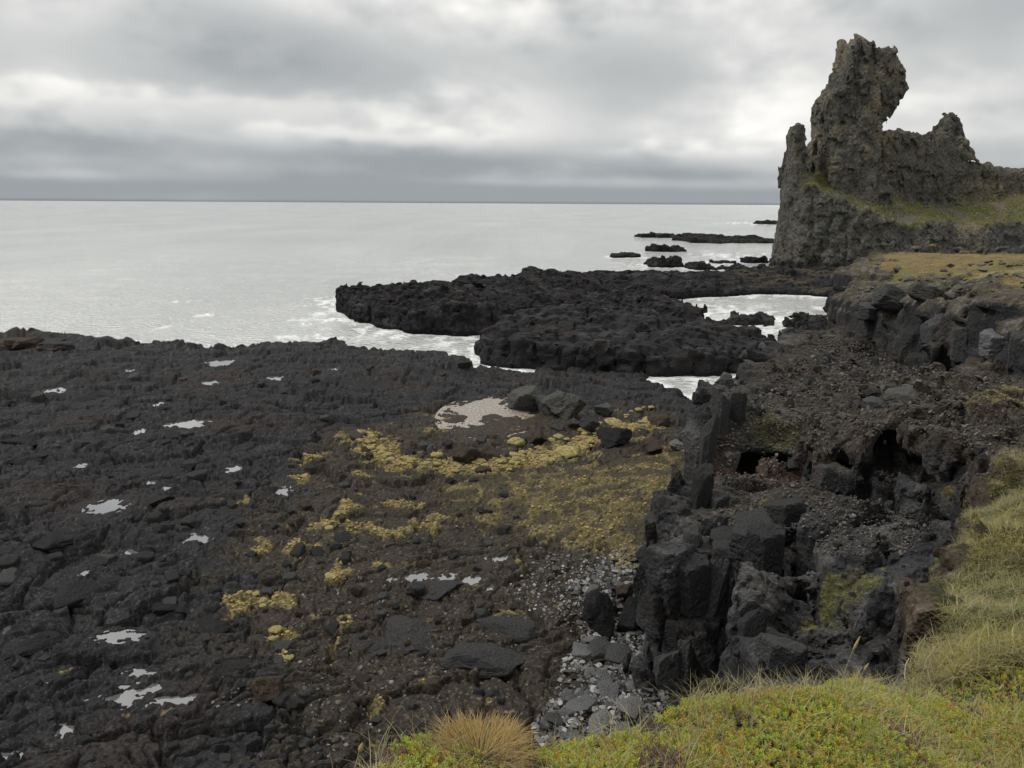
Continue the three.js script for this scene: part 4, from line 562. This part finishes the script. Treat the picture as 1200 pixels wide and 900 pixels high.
{ // columns and blocks that can be told apart: px, py centre, width px, height px, tilt, stone
  const L = [[842, 500, 22, 62, -0.06, 'mid'], [862, 492, 20, 50, 0.03, 'dark'], [828, 540, 18, 84, -0.1, 'mid'], [848, 560, 26, 70, 0.22, 'grey'], [820, 590, 20, 70, -0.08, 'dark'], [840, 592, 24, 26, 0.2, 'mid'], [812, 640, 22, 40, -0.1, 'mid'], [850, 640, 40, 30, 0, 'dark'], [884, 640, 54, 44, 0.05, 'dark'], [918, 612, 40, 40, 0, 'dark'], [870, 660, 60, 30, 0.1, 'dark'], [815, 690, 40, 70, -0.1, 'dark'], [838, 705, 30, 80, 0.2, 'mid'], [800, 770, 40, 64, 0.02, 'mid'], [842, 760, 38, 52, 0.05, 'mid'], [834, 742, 36, 14, 0, 'grey'], [786, 800, 34, 60, 0, 'mid'], [866, 720, 26, 100, 0.05, 'mid'], [880, 760, 26, 70, 0.1, 'dark'], [900, 650, 40, 60, 0, 'dark'], [920, 785, 44, 50, 0, 'mid'], [975, 560, 30, 24, 0, 'mid'], [1060, 470, 36, 20, 0, 'lichen'], [1030, 480, 26, 18, 0, 'mid'], [905, 600, 20, 16, 0, 'brown'], [790, 740, 22, 24, 0, 'dark']];
  const r = rng(63); let n = 0;
  L.forEach(([px, py, w, h, tilt, mat], i) => { const p = hit(px, py, cliffBase, 4); if (!p || p[2] > -7) return; const k = p[3] / 942 * 0.98, W = w * k / 2, H = h * k / 2 * 1.1; part(rock(COL[i % 8], STONE[mat], [p[0], p[1], p[2] - W * 0.35], [W * 1.12, H * 1.08, W * 1.0], [r() * 6, 0.05, -tilt]), 'basalt_block', nearCliff); n++; });
  const poly = [[835, 480], [980, 400], [1060, 440], [1110, 470], [1180, 500], [1130, 590], [1100, 680], [1050, 800], [900, 810], [780, 840], [790, 700], [810, 620]];
  for (let k = 0; k < 3000 && n < 190; k++) { const px = 770 + 420 * r(), py = 395 + 440 * r(); if (polySdf(poly, px, py) > 0) continue; const p = hit(px, py, cliffF, 4); if (!p || p[2] > -8 || platE.at(p[0], p[2]) < -0.3) continue; const g0 = [cliffBase(p[0] + 0.2, p[1], p[2]) - cliffBase(p[0] - 0.2, p[1], p[2]), cliffBase(p[0], p[1] + 0.2, p[2]) - cliffBase(p[0], p[1] - 0.2, p[2]), cliffBase(p[0], p[1], p[2] + 0.2) - cliffBase(p[0], p[1], p[2] - 0.2)]; if (g0[1] / Math.hypot(...g0) < 0.45) continue; const kk = p[3] / 942, slope = py < 520 && px < 1080, s = (slope ? 4 + 7 * r() : 4 + 9 * r() * r()) * kk * 0.55; part(rock(BLOCK[Math.floor(r() * 10)], STONE[['mid', 'grey', 'mid', 'lichen', 'mid', 'brown'][Math.floor(r() * (slope ? 6 : 5))]], [p[0], p[1], p[2] - s * 0.2], [s, s * (0.7 + 0.7 * r()), s * (0.8 + 0.4 * r())], [r() * 6, r() - 0.5, r() - 0.5]), 'loose_block', nearCliff); n++; }
  const M = [], C = [], o = new THREE.Object3D(), cc = new THREE.Color();
  const rp = [[835, 480], [980, 395], [1205, 455], [1205, 520], [1130, 590], [1060, 660], [900, 660], [800, 640]];
  for (let k = 0; k < 14000 && M.length < 6500; k++) { const px = 830 + 375 * r(), py = 390 + 260 * r(); if (polySdf(rp, px, py) > 0) continue; const p = hit(px, py, cliffF, 4); if (!p || platE.at(p[0], p[2]) < 0.1 || cliffBase(p[0], p[1] + 0.3, p[2]) - cliffBase(p[0], p[1] - 0.1, p[2]) < 0.24) continue; const s = p[3] / 942 * (0.8 + 2.2 * r() * r()); o.position.set(p[0], p[1], p[2]); o.scale.set(s, s * 0.8, s); o.rotation.set(r() * 3, r() * 6, r() * 3); o.updateMatrix(); M.push(o.matrix.clone()); const v = 0.04 + 0.10 * r() * r(); C.push([v * 1.05, v * 0.95, v * 0.84]); }
  const im = new THREE.InstancedMesh(CHIP[1], new THREE.MeshStandardMaterial({ roughness: 0.9 }), M.length); M.forEach((m, i) => { im.setMatrixAt(i, m); im.setColorAt(i, cc.setRGB(...C[i])); }); setting(im, 'rubble', 'brown and grey rubble littering the cliff ledges and scree slope', 'stuff');
}

// ------------------------------------------------------------------ the grassy headland
let headTurf;
{
  const front = pts([[985, 400, 80], [1000, 404, 74], [1050, 424, 64], [1100, 440, 56], [1150, 450, 50], [1200, 456, 46], [1280, 470, 42]]);
  const HEAD = [...XZ(front), [70, -34], [84, -70], [74, -93], [60, -98], [46, -98], [38.5, -93], [34, -86]];
  const topH = pts([[990, 348, 80], [1005, 345, 75], [1050, 345, 65.5], [1100, 346, 57.5], [1150, 347, 51.5], [1200, 342, 47.5], [1010, 318, 84], [1035, 304, 84], [1090, 322, 70], [1150, 322, 64], [1200, 318, 60], [1030, 299, 92], [1100, 299, 86], [1200, 300, 82], [1280, 310, 60], [1150, 299, 95]]);
  const E = new Field(24, 96, -135, -36, 0.5, (x, z) => polySdf(HEAD, x, z) + 1.1 * n2(x * 0.2, z * 0.2)), T = new Field(24, 96, -135, -36, 0.5, (x, z) => idw(topH, x, z, 3, 3) + 0.25 * fbm2(x * 0.3, z * 0.3, 2) - 0.5 * ss(-3, 0.5, polySdf(HEAD, x, z) + 1.5 * n2(x * 0.3, z * 0.3)));
  const base = (x, y, z) => { const t = T.at(x, z); return smax(y - t, E.at(x, z) - (t - y) * 0.12, 0.8); };
  const f = (x, y, z) => {
    let d = base(x, y, z); if (Math.abs(d) > 2.0) return d;
    const turf = ss(1.0, 0.3, Math.abs(y - T.at(x, z))) * mix(0.6, 1, ss(-4, -6.5, E.at(x, z))), k = 1 - 0.95 * turf;
    const wx = x + 0.6 * n3(x * 0.25, y * 0.2, z * 0.25), wz = z + 0.6 * n3(x * 0.25 + 9, y * 0.2, z * 0.25);
    wor2(wx / 2.6, wz / 2.6); const lr = Math.floor(y / 2.6 + WID * 5), l2 = y / 2.6 + WID * 5 - lr;
    d += k * ((hash2(WI * 5 + lr, WJ) - 0.5) * 1.5 + 0.6 * ss(0.12, 0, W2 - W1) + 0.35 * ss(0.07, 0, Math.min(l2, 1 - l2)) + (WX * (hash2(WI + lr, WJ + 3) - 0.5) + WY * (hash2(WI, WJ + lr) - 0.5)) * 0.9);
    d += k * (0.8 * fbm3(x * 0.3, y * 0.3, z * 0.3, 3) + 0.22 * fbm3(x * 1.3, y * 1.3, z * 1.3, 3)) + 0.16 * fbm3(x * 0.9, y * 0.9, z * 0.9, 3);
    return d * 0.75;
  };
  const g = meshSdf(f, base, 2.2, [26, 0, -128, 80, 18, -38], 0.3, (x, y, z, nx, ny, nz, c) => {
    const a = fbm3(x * 0.3, y * 0.25, z * 0.3, 3), b = n3(x * 1.3, y * 1.3, z * 1.3), e = n3(x * 3.3, y * 3.3, z * 3.3), t = T.at(x, z), ee = E.at(x, z);
    c[0] = 0.042; c[1] = 0.042; c[2] = 0.045; lay(c, [0.075, 0.074, 0.075], 0.8 * ss(0, 0.5, a + 0.3 * b)); lay(c, [0.026, 0.026, 0.028], 0.6 * ss(0.05, 0.5, -a + 0.3 * e)); lay(c, [0.08, 0.065, 0.05], 0.5 * ss(0.1, 0.5, n3(x * 0.2 + 4, y * 0.3, z * 0.2)));
    if (y > t - 2.2 && ny > 0.35) { lay(c, [0.10, 0.088, 0.066], 0.8); if (b + e > 0.35) lay(c, [0.22, 0.2, 0.17], 0.8); if (b < -0.15 && ee < -1.5) lay(c, [0.15, 0.135, 0.06], 0.8); }
    if (ee < -4.0 + 1.6 * a && y > t - 0.8 && ny > 0.6) { c[0] = 0.27; c[1] = 0.205; c[2] = 0.085; lay(c, [0.19, 0.175, 0.06], ss(0, 0.5, n2(x * 0.12, z * 0.2) + 0.3 * b)); lay(c, [0.12, 0.10, 0.055], 0.6 * ss(0.3, 0.6, e + 0.4 * b)); }
  });
  const h = setting(new THREE.Group(), 'headland', 'basalt headland with golden grass top before the rock tower'); part(new THREE.Mesh(g, MAT.rockCrisp), 'rock_face', h);
  const L = [[1040, 352, 34, 18, 0.4, 'mid'], [1020, 366, 22, 16, 0, 'mid'], [1095, 400, 24, 44, 0.2, 'mid'], [1125, 402, 20, 34, 0, 'mid'], [1165, 405, 28, 24, 0.05, 'grey'], [1060, 410, 22, 24, 0, 'mid'], [1150, 432, 30, 20, 0, 'brown'], [1195, 412, 20, 36, 0, 'mid'], [1085, 345, 30, 14, -0.3, 'lichen']];
  headTurf = (x, z) => { const ee = E.at(x, z); if (ee > -3) return null; let y = T.at(x, z) + 1.2; for (let k = 0; k < 40 && f(x, y, z) > 0; k++) y -= 0.06; return y; };
  const r = rng(8); L.forEach(([px, py, w, hh, tilt, mat], i) => { const p = hit(px, py, base, 40, 160); if (!p) return; const k = p[3] / 942, W = w * k / 2, H = hh * k / 2 * 1.1; part(rock(COL[i % 8], STONE[mat], [p[0], p[1], p[2]], [W * 1.1, H, W], [r() * 6, 0, -tilt]), 'basalt_block', h); });
  for (let k = 0; k < 90; k++) { const px = 990 + 215 * r(), py = 306 + 40 * r(), p = hit(px, py, f, 40, 160); if (!p) continue; const s = p[3] / 942 * (2 + 4 * r() * r()); part(rock(SLAB[k % 8], [STONE.pale, STONE.grey, STONE.lichen][k % 3], [p[0], p[1], p[2]], [s, s, s], [r() * 6, r() - 0.5, r() - 0.5]), 'loose_block', h); }
}

// ------------------------------------------------------------------ the sea
{
  const all = [...shores, BENCH], sd = new Field(-140, 190, -340, -40, 1.0, (x, z) => { let d = 60; for (const P of all) { const q = polySdf(P, x, z); if (q < d) d = q; } return Math.max(d, -3); });
  const inl = (x, z) => x < -20 && z > -75 ? Math.max(0, 3 - inletD(x, z)) : 0;
  const spots = [[240, 370, 14, 3], [215, 353, 16, 2], [190, 385, 12, 4], [385, 372, 34, 8], [380, 397, 36, 5], [330, 395, 24, 4], [440, 395, 40, 6], [520, 405, 40, 8], [555, 420, 26, 10], [840, 455, 50, 14], [850, 365, 80, 10], [900, 390, 40, 10], [930, 375, 40, 10], [860, 300, 40, 5], [840, 310, 40, 3], [880, 262, 40, 2], [900, 320, 30, 4], [820, 335, 30, 4], [20, 610, 30, 30]].map(([px, py, rx, ry]) => { const p = at(px, py, 0), a = at(px, py - ry, 0), b = at(px, py + ry, 0); return [p[0], p[2], rx * -p[2] / 942, Math.abs(a[2] - b[2]) / 2]; });
  const A0 = -0.78, A1 = 0.78, NA = 480, NR = 440, pos = [], idx = [], C = [], U = [], r0 = 24, r1 = 45000;
  const e0 = Math.atan2(20, r0), e1 = Math.atan2(20, 900); let o = 0;
  for (let j = 0; j <= NR; j++) {
    const t = j / NR, r = t < 0.9 ? 20 / Math.tan(mix(e0, e1, Math.pow(t / 0.9, 0.8))) : 900 * Math.pow(r1 / 900, (t - 0.9) / 0.1), am = ss(900, 150, r) * 0.9 + 0.1 * ss(1500, 800, r);
    for (let i = 0; i <= NA; i++) {
      const a = mix(A0, A1, i / NA), x = Math.tan(a) * r, z = -r;
      let y = am * (0.30 * n2(x * 0.022 + 3, z * 0.075 + x * 0.012) + 0.22 * n2(x * 0.10 + z * 0.03, z * 0.16) + 0.11 * n2(x * 0.27, z * 0.42 + x * 0.05) + 0.06 * n2(x * 0.7 + 4, z * 0.9));
      let f = 0;
      if (r < 1000) {
        const s = x > -138 && x < 188 && z > -338 && z < -42 ? sd.at(x, z) : 40, nn = fbm2(x * 0.35, z * 0.22, 4), fi = n2(x * 1.4, z * 1.1) + 0.5 * n2(x * 3.1, z * 2.5);
        f = ss(0.25, 0.75, 1.2 * Math.exp(-Math.max(s, 0) / 2.2) + 0.85 * Math.exp(-Math.max(s, 0) / 9) * ss(-0.1, 0.5, nn) + 0.28 * fi + 0.15 * nn - 0.12 + 0.3 * inl(x, z));
        for (const q of spots) { const dx = (x - q[0]) / q[2], dz = (z - q[1]) / q[3], d = dx * dx + dz * dz; if (d < 5) f = Math.max(f, 0.85 * ss(0.34, 0.7, Math.exp(-d * 0.6) * 0.62 + 0.36 * nn + 0.24 * fi - 0.06)); }
        y += f * 0.05;
      }
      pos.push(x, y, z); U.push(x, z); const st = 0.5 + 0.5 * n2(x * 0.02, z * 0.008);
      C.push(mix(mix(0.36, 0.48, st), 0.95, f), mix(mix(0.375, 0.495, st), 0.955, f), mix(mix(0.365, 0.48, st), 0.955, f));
    }
  }
  for (let j = 0; j < NR; j++) for (let i = 0; i < NA; i++) { const a = j * (NA + 1) + i, b = a + 1, c = a + NA + 1, d = c + 1; idx.push(a, b, d, a, d, c); }
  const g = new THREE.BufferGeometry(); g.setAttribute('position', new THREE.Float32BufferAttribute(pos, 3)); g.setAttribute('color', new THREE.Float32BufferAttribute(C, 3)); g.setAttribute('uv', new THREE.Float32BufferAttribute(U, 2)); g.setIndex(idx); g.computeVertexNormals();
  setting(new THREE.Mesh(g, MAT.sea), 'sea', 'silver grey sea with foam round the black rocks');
}

// ------------------------------------------------------------------ turf: grass, heath, tussock, stalks, twigs
const V3 = (x, y, z) => new THREE.Vector3(x, y, z);
function bladeGeo(blades, r) {                        // a tuft: every blade a tapering bent strip
  const P = [], I = [];
  for (const b of blades) {
    const n = b.seg ?? 4, o = P.length / 3, sx = Math.cos(b.a), sz = Math.sin(b.a), px = -sz, pz = sx;
    for (let k = 0; k <= n; k++) { const t = k / n, w = b.w * (1 - t * t * 0.95) / 2, out = b.bend * t * t * b.l, up = b.l * t * (1 - 0.35 * b.bend * b.bend * t * t), x = b.x + sx * (out + b.lean * t * b.l), z = b.z + sz * (out + b.lean * t * b.l); P.push(x - px * w, up, z - pz * w, x + px * w, up, z + pz * w); if (k) { const q = o + k * 2; I.push(q - 2, q - 1, q + 1, q - 2, q + 1, q); } }
  }
  const g = new THREE.BufferGeometry(); g.setAttribute('position', new THREE.Float32BufferAttribute(P, 3)); g.setIndex(I); g.computeVertexNormals(); return g;
}
function instanced(geo, mat, list, name, label) { const o = new THREE.Object3D(), c = new THREE.Color(), im = new THREE.InstancedMesh(geo, mat, list.length); list.forEach((q, i) => { o.position.set(...q.p); o.rotation.set(q.r[0], q.r[1], q.r[2], 'YXZ'); o.scale.set(...q.s); o.updateMatrix(); im.setMatrixAt(i, o.matrix); im.setColorAt(i, c.setRGB(...q.c)); }); return setting(im, name, label, 'stuff'); }
{
  const r = rng(404), tuft = (n, l, w, bend, sp) => bladeGeo([...Array(n)].map(() => ({ x: (r() - 0.5) * sp, z: (r() - 0.5) * sp, a: r() * 6.283, l: l * (0.5 + 0.7 * r()), w: w * (0.7 + 0.6 * r()), bend: bend * (0.4 + r()), lean: 0.25 * r() })));
  const T1 = [tuft(10, 0.10, 0.0065, 1.0, 0.07), tuft(8, 0.15, 0.006, 1.2, 0.08)], T2 = tuft(4, 0.24, 0.0035, 0.9, 0.09);
  const lists = [[], []], straw = [], heath = [], small = [];
  const heathZone = (x, z) => ss(0.35, -0.25, Math.max(Math.abs(x - 1.2) / 2.8 - 0.8, (-z - 5.2) / 2) + 0.45 * n2(x * 1.1, z * 1.1));
  const bnd = (x, z) => platE.at(x, z);
  let tries = 0;
  const add = (x, z) => {
    const e = bnd(x, z); if (e > 0.02 || x < -0.62 + 0.2 * n2(z * 3, x * 3)) return; let y = turfY(x, z); if (!inView(x, y, z, 0.4, 0.12)) return; if (z < -11) { const yt = y; y += 1.2; while (y > yt - 0.2 && cliffF(x, y, z) > 0) y -= 0.04; }
    const near = Math.hypot(x, z), hz = heathZone(x, z), q = n2(x * 0.8 + 3, z * 0.8), q2 = n2(x * 2.6, z * 2.6), edge = ss(-0.5, 0, e);
    const k = r(); let c;
    if (k < 0.10 + 0.2 * edge) c = [0.29, 0.23, 0.09]; else if (q + q2 * 0.5 + (r() - 0.5) * 0.5 > 0.15) c = [0.12, 0.126, 0.012]; else c = [0.18, 0.155, 0.02];
    if (near > 18) c = [0.24, 0.19, 0.075];
    const v = (0.55 + 0.85 * r()) * (1 + 0.5 * q2); c = c.map((t) => t * v);
    if (hz > 0.5 && r() < 0.93) { const red = n2(x * 2.2 + 40, z * 2.2) + 0.3 * (r() - 0.5) > 0.5, gr = n2(x * 1.4, z * 1.4 + 20); heath.push({ p: [x, y - 0.01, z], r: [(r() - 0.5) * 0.8, r() * 6.28, (r() - 0.5) * 0.8], s: [1, 0.8 + 0.6 * r(), 1].map((t) => t * (0.45 + 0.3 * r())), c: (red ? [0.15, 0.085, 0.05] : gr + 0.5 * (r() - 0.5) > -0.25 ? [0.36, 0.355, 0.022] : [0.33, 0.295, 0.03]).map((t) => t * (0.7 + 0.6 * r())) }); return; }
    if (hz > 0.5) { straw.push({ p: [x, y - 0.01, z], r: [(r() - 0.5) * 0.5, r() * 6.28, (r() - 0.5) * 0.5], s: [0.8, 0.5 + 0.4 * r(), 0.8], c: [0.26, 0.23, 0.10].map((t) => t * v) }); return; }
    const lean = 0.5 + 0.4 * n2(x * 0.7, z * 0.7 + 8), sc = (0.7 + 0.5 * r()) * (1 + 0.6 * n2(x * 1.9 + 7, z * 1.9)) * (near > 12 ? 1.25 : 1) * (1 - 0.3 * edge);
    lists[r() < 0.5 ? 0 : 1].push({ p: [x, y - 0.02, z], r: [lean * 0.6, 3.9 + (r() - 0.5) * 2.6 + (r() < 0.3 ? r() * 6 : 0), (r() - 0.5) * 0.5], s: [sc, sc * (0.8 + 0.4 * r()), sc], c });
    if (r() < 0.035) straw.push({ p: [x, y - 0.01, z], r: [(r() - 0.5) * 0.9, r() * 6.28, (r() - 0.5) * 0.9], s: [1, 1, 1], c: [0.34, 0.28, 0.14].map((t) => t * v) });
  };
  const fill = (x0, x1, z0, z1, dens) => { const n = (x1 - x0) * (z1 - z0) * dens; for (let k = 0; k < n; k++) add(x0 + (x1 - x0) * r(), z0 + (z1 - z0) * r()); };
  fill(-3, 6, -5.6, -1.6, 1500); fill(-1, 3.4, -5, -2.3, 1500); fill(1.5, 9, -9, -5.6, 900); fill(3, 14, -16, -9, 650); fill(7, 20, -30, -16, 260);
  instanced(T1[0], MAT.blade, lists[0], 'grass', 'short green and straw grass covering the clifftop turf'); instanced(T1[1], MAT.blade, lists[1], 'grass', 'longer bent grass lying over the clifftop turf'); instanced(T2, MAT.blade, straw, 'dry_grass', 'dry straw coloured blades among the green turf');
  // heath sprig: a short stem of small leaves
  const P = [], I = []; for (let k = 0; k < 26; k++) { const h = 0.008 + 0.055 * (k / 26) , a = k * 2.4, ro = 0.014 + 0.010 * Math.sin(k), l = 0.014, w = 0.0045, cx = Math.cos(a), cz = Math.sin(a), x0 = cx * 0.004, z0 = cz * 0.004, o = P.length / 3; P.push(x0 - cz * w * 0.4, h, z0 + cx * w * 0.4, x0 + cz * w * 0.4, h, z0 - cx * w * 0.4, cx * ro + cz * w, h + l * 0.6, cz * ro - cx * w, cx * ro - cz * w, h + l * 0.6, cz * ro + cx * w, cx * (ro + 0.006), h + l, cz * (ro + 0.006)); I.push(o, o + 1, o + 2, o, o + 2, o + 3, o + 3, o + 2, o + 4); }
  const hg = new THREE.BufferGeometry(); hg.setAttribute('position', new THREE.Float32BufferAttribute(P, 3)); hg.setIndex(I); hg.computeVertexNormals();
  instanced(hg, MAT.blade, heath, 'heath_mat', 'bright green and rusty heath cushions on the near turf hump');
  // grass on the far ledges, then tufts on the cliff
  const led = []; for (const L of [pts([[1118, 476, 27], [1160, 492, 25.3], [1240, 508, 24], [1240, 474, 29.5], [1150, 465, 29.5]]), pts([[1172, 520, 21.8], [1200, 540, 20.6], [1240, 545, 20], [1240, 500, 23], [1185, 502, 23]])]) { const Q = XZ(L); for (let k = 0; k < 36000; k++) { const x = 13 + 9 * r(), z = -31 + 13 * r(); if (polySdf(Q, x, z) + 0.5 * n2(x * 1.5, z * 1.5) > -0.1) continue; let y = 15; while (y > 10 && cliffF(x, y, z) > 0) y -= 0.05; const v = 0.75 + 0.5 * r(); led.push({ p: [x, y - 0.03, z], r: [0.3, r() * 6.28, (r() - 0.5) * 0.6], s: [1.3, 1.3, 1.3], c: (r() < 0.45 ? [0.19, 0.175, 0.035] : [0.28, 0.22, 0.07]).map((t) => t * v) }); } }
 for (const q of mossK) for (let k = 0; k < 420; k++) { const a = r() * 6.283, d = Math.sqrt(r()) * q[3], x = q[0] + Math.cos(a) * d, z = q[2] + Math.sin(a) * d * 0.8; let y = q[1] + 1.2; while (y > q[1] - 1.5 && cliffF(x, y, z) > 0) y -= 0.04; if (y < q[1] - 1.4) continue; const v = 0.7 + 0.6 * r(); led.push({ p: [x, y - 0.02, z], r: [(r() - 0.5) * 0.7, r() * 6.28, (r() - 0.5) * 0.7], s: [0.9, 0.7, 0.9], c: (r() < 0.6 ? [0.16, 0.165, 0.035] : [0.25, 0.21, 0.07]).map((t) => t * v) }); }
  const hd = []; for (let k = 0; k < 16000 && hd.length < 7000; k++) { const x = 34 + 34 * r(), z = -100 + 54 * r(); if (n2(x * 0.4, z * 0.4) + 0.6 * n2(x * 1.3, z * 1.3) < -0.35) continue; const y = headTurf(x, z); if (y === null || !inView(x, y, z, 0.5)) continue; const v = 0.7 + 0.6 * r(); hd.push({ p: [x, y - 0.05, z], r: [(r() - 0.5) * 0.6, r() * 6.28, (r() - 0.5) * 0.6], s: [2.6, 1.9, 2.6], c: (n2(x * 0.2, z * 0.25) + 0.5 * (r() - 0.5) > 0.1 ? [0.2, 0.17, 0.06] : [0.32, 0.24, 0.10]).map((t) => t * v) }); }
  instanced(T1[1], MAT.blade, hd, 'headland_grass', 'golden autumn grass covering the top of the headland');
  instanced(T1[0], MAT.blade, led, 'ledge_grass', 'tufts of grass and moss on the cliff ledges');
}
function tussock(px, D, n, l, w, cols, name, label, seed, spread) {
  const r = rng(seed), [x, , z] = atD(px, 880, D), y = turfY(x, z), blades = [], C = [];
  for (let k = 0; k < n; k++) { const b = { x: (r() - 0.5) * spread, z: (r() - 0.5) * spread, a: 0, l: l * (0.45 + 0.7 * r()), w: w * (0.7 + 0.6 * r()), bend: 0.4 + 1.1 * r() * r() + 0.3 * r(), lean: 0.3 * (r() - 0.2), seg: 5 }; b.a = Math.atan2(b.z, b.x) + (r() - 0.5) * 1.4; blades.push(b); const c = b.l > l * 0.85 ? cols[0] : cols[1 + Math.floor(r() * (cols.length - 1))], v = 0.75 + 0.5 * r(); for (let q = 0; q < 12; q++) C.push(c[0] * v, c[1] * v, c[2] * v); }
  const g = bladeGeo(blades); g.setAttribute('color', new THREE.Float32BufferAttribute(C, 3)); const m = new THREE.Mesh(g, MAT.leaf); m.position.set(x, y - 0.03, z); return put(m, name, label, 'grass tussock');
}
tussock(562, 3.0, 3000, 0.135, 0.004, [[0.34, 0.22, 0.06], [0.17, 0.16, 0.025], [0.21, 0.18, 0.035], [0.28, 0.21, 0.06]], 'grass_tussock', 'rust-tipped round grass tussock at the lip of the turf', 3, 0.26);
tussock(440, 2.72, 260, 0.075, 0.003, [[0.33, 0.29, 0.14], [0.2, 0.18, 0.06], [0.28, 0.24, 0.1]], 'grass_tussock', 'small straw-coloured grass tussock left of the rusty one', 4, 0.16);
{ // flowering stalks: base px,py ; tip px,py ; depth
  const L = [[982, 818, 1003, 748, 4.6, 'tall seeding grass stalk with upright pale head before the cliff'], [1000, 818, 1014, 776, 4.6, 'seeding grass stalk leaning right beside the tallest stalk'], [1008, 815, 1009, 790, 4.6, 'short thin seeding stalk behind the leaning one'], [1054, 842, 1064, 822, 4.4, 'short pale-headed stalk near the turf corner'], [1134, 865, 1142, 818, 4.2, 'thin straw stalk standing alone on the right turf'], [920, 835, 916, 800, 4.2, 'fine straw stalk over the green heath hump'], [1000, 840, 1006, 808, 4.2, 'short straw stalk between the heath and the cliff'], [1160, 830, 1172, 800, 4.8, 'leaning straw stalk on the right grass slope'], [412, 895, 424, 866, 2.7, 'short pale stalk beside the straw tussock at the turf lip']];
  const r = rng(17);
  for (const [bx, by, tx, ty, D, label] of L) {
    const a = atD(bx, by, D), b = atD(tx, ty, D), y0 = turfY(a[0], a[2]), dir = V3(b[0] - a[0], b[1] - y0, 0), len = dir.length(), gr = new THREE.Group(); gr.position.set(a[0], y0 - 0.02, a[2]);
    const cv = new THREE.QuadraticBezierCurve3(V3(0, 0, 0), V3(dir.x * 0.25, dir.y * 0.55, 0), V3(dir.x, dir.y, 0.02)); part(new THREE.Mesh(new THREE.TubeGeometry(cv, 12, 0.0017, 5), MAT.straw), 'stem', gr);
    const hl = len * 0.26, P = []; for (let k = 0; k <= 10; k++) { const t = k / 10; P.push(new THREE.Vector2(0.0022 + 0.0058 * Math.sin(Math.PI * Math.pow(t, 0.7)) * (1 + 0.25 * Math.sin(k * 2.7)), t * hl)); }
    const hd = new THREE.Mesh(new THREE.LatheGeometry(P, 8), MAT.straw), tan = cv.getTangent(0.92); hd.quaternion.setFromUnitVectors(V3(0, 1, 0), tan); hd.position.copy(cv.getPoint(0.86)); part(hd, 'seed_head', gr);
    put(gr, 'grass_stalk', label, 'grass stalk');
  }
}
{ // bleached twigs and roots at the turf edge: chains of px, py at a depth
  const twig = (L, rad, label, seed) => { const r = rng(seed), gr = new THREE.Group(), c0 = V3(...atD(...L[0][0])); gr.position.copy(c0); L.forEach((chain, i) => { const cv = new THREE.CatmullRomCurve3(chain.map((q) => V3(...atD(...q)).sub(c0).add(V3((r() - 0.5) * 0.01, (r() - 0.5) * 0.01, (r() - 0.5) * 0.04)))); part(new THREE.Mesh(new THREE.TubeGeometry(cv, 20, rad * (i ? 0.6 : 1), 6), MAT.twig), i ? 'side_shoot' : 'main_branch', gr); }); return put(gr, 'dead_twig', label, 'twig'); };
  twig([[[757, 896, 3.3], [772, 888, 3.32], [778, 880, 3.3], [786, 878, 3.34], [793, 873, 3.36]], [[772, 888, 3.32], [766, 892, 3.28], [762, 897, 3.25]]], 0.0032, 'bleached bent twig lying on the heath hump', 1);
  twig([[[1062, 820, 6.2], [1074, 800, 6.6], [1082, 785, 7.0], [1094, 770, 7.4], [1099, 748, 8.0]], [[1074, 800, 6.6], [1066, 812, 6.3], [1058, 815, 6.2]], [[1082, 785, 7.0], [1088, 776, 7.1], [1090, 766, 7.2]]], 0.006, 'pale root hanging down the eroded turf corner', 2);
  twig([[[1060, 795, 7.0], [1062, 780, 7.1], [1066, 772, 7.2]]], 0.005, 'short pale root loop under the turf corner', 3);
  for (let k = 0; k < 14; k++) { const r = rng(90 + k), px = 1078 + 22 * r(), py = 722 + 46 * r(), D = 8.2 + 0.8 * r(); twig([[[px, py, D], [px + 6 * (r() - 0.3), py + 8, D + 0.05], [px + 12 * (r() - 0.4), py + 15 + 8 * r(), D]]], 0.004, 'fine bleached root in the tangle on the eroded turf edge', 30 + k).userData.group = 'root tangle on the turf edge'; }
  for (let k = 0; k < 8; k++) { const r = rng(190 + k), px = 1155 + 26 * r(), py = 636 + 30 * r(), D = 11 + r(); twig([[[px, py, D], [px + 8 * (r() - 0.3), py + 6, D], [px + 14 * (r() - 0.4), py + 10 + 6 * r(), D]]], 0.005, 'grey dead stem in the withered patch on the upper turf edge', 60 + k).userData.group = 'withered stems on the upper turf edge'; }
  const s = new THREE.Shape(); s.moveTo(0, 0); s.quadraticCurveTo(0.02, 0.012, 0.045, 0); s.quadraticCurveTo(0.02, -0.016, 0, 0); const lg = new THREE.ExtrudeGeometry(s, { depth: 0.001, bevelEnabled: false }), lp = lg.attributes.position; for (let i = 0; i < lp.count; i++) lp.setZ(i, lp.getZ(i) + 4 * lp.getX(i) ** 2); lg.computeVertexNormals();
  const p = atD(1116, 818, 4.4), m = new THREE.Mesh(lg, new THREE.MeshStandardMaterial({ color: new THREE.Color(0.5, 0.16, 0.07), roughness: 0.8 })); m.position.set(p[0], turfY(p[0], p[2]) + 0.07, p[2]); m.rotation.set(-0.5, 0.3, 0.9); put(m, 'orange_leaf', 'small orange leaf caught in the right grass slope', 'leaf');
}
renderer.render(scene, camera);
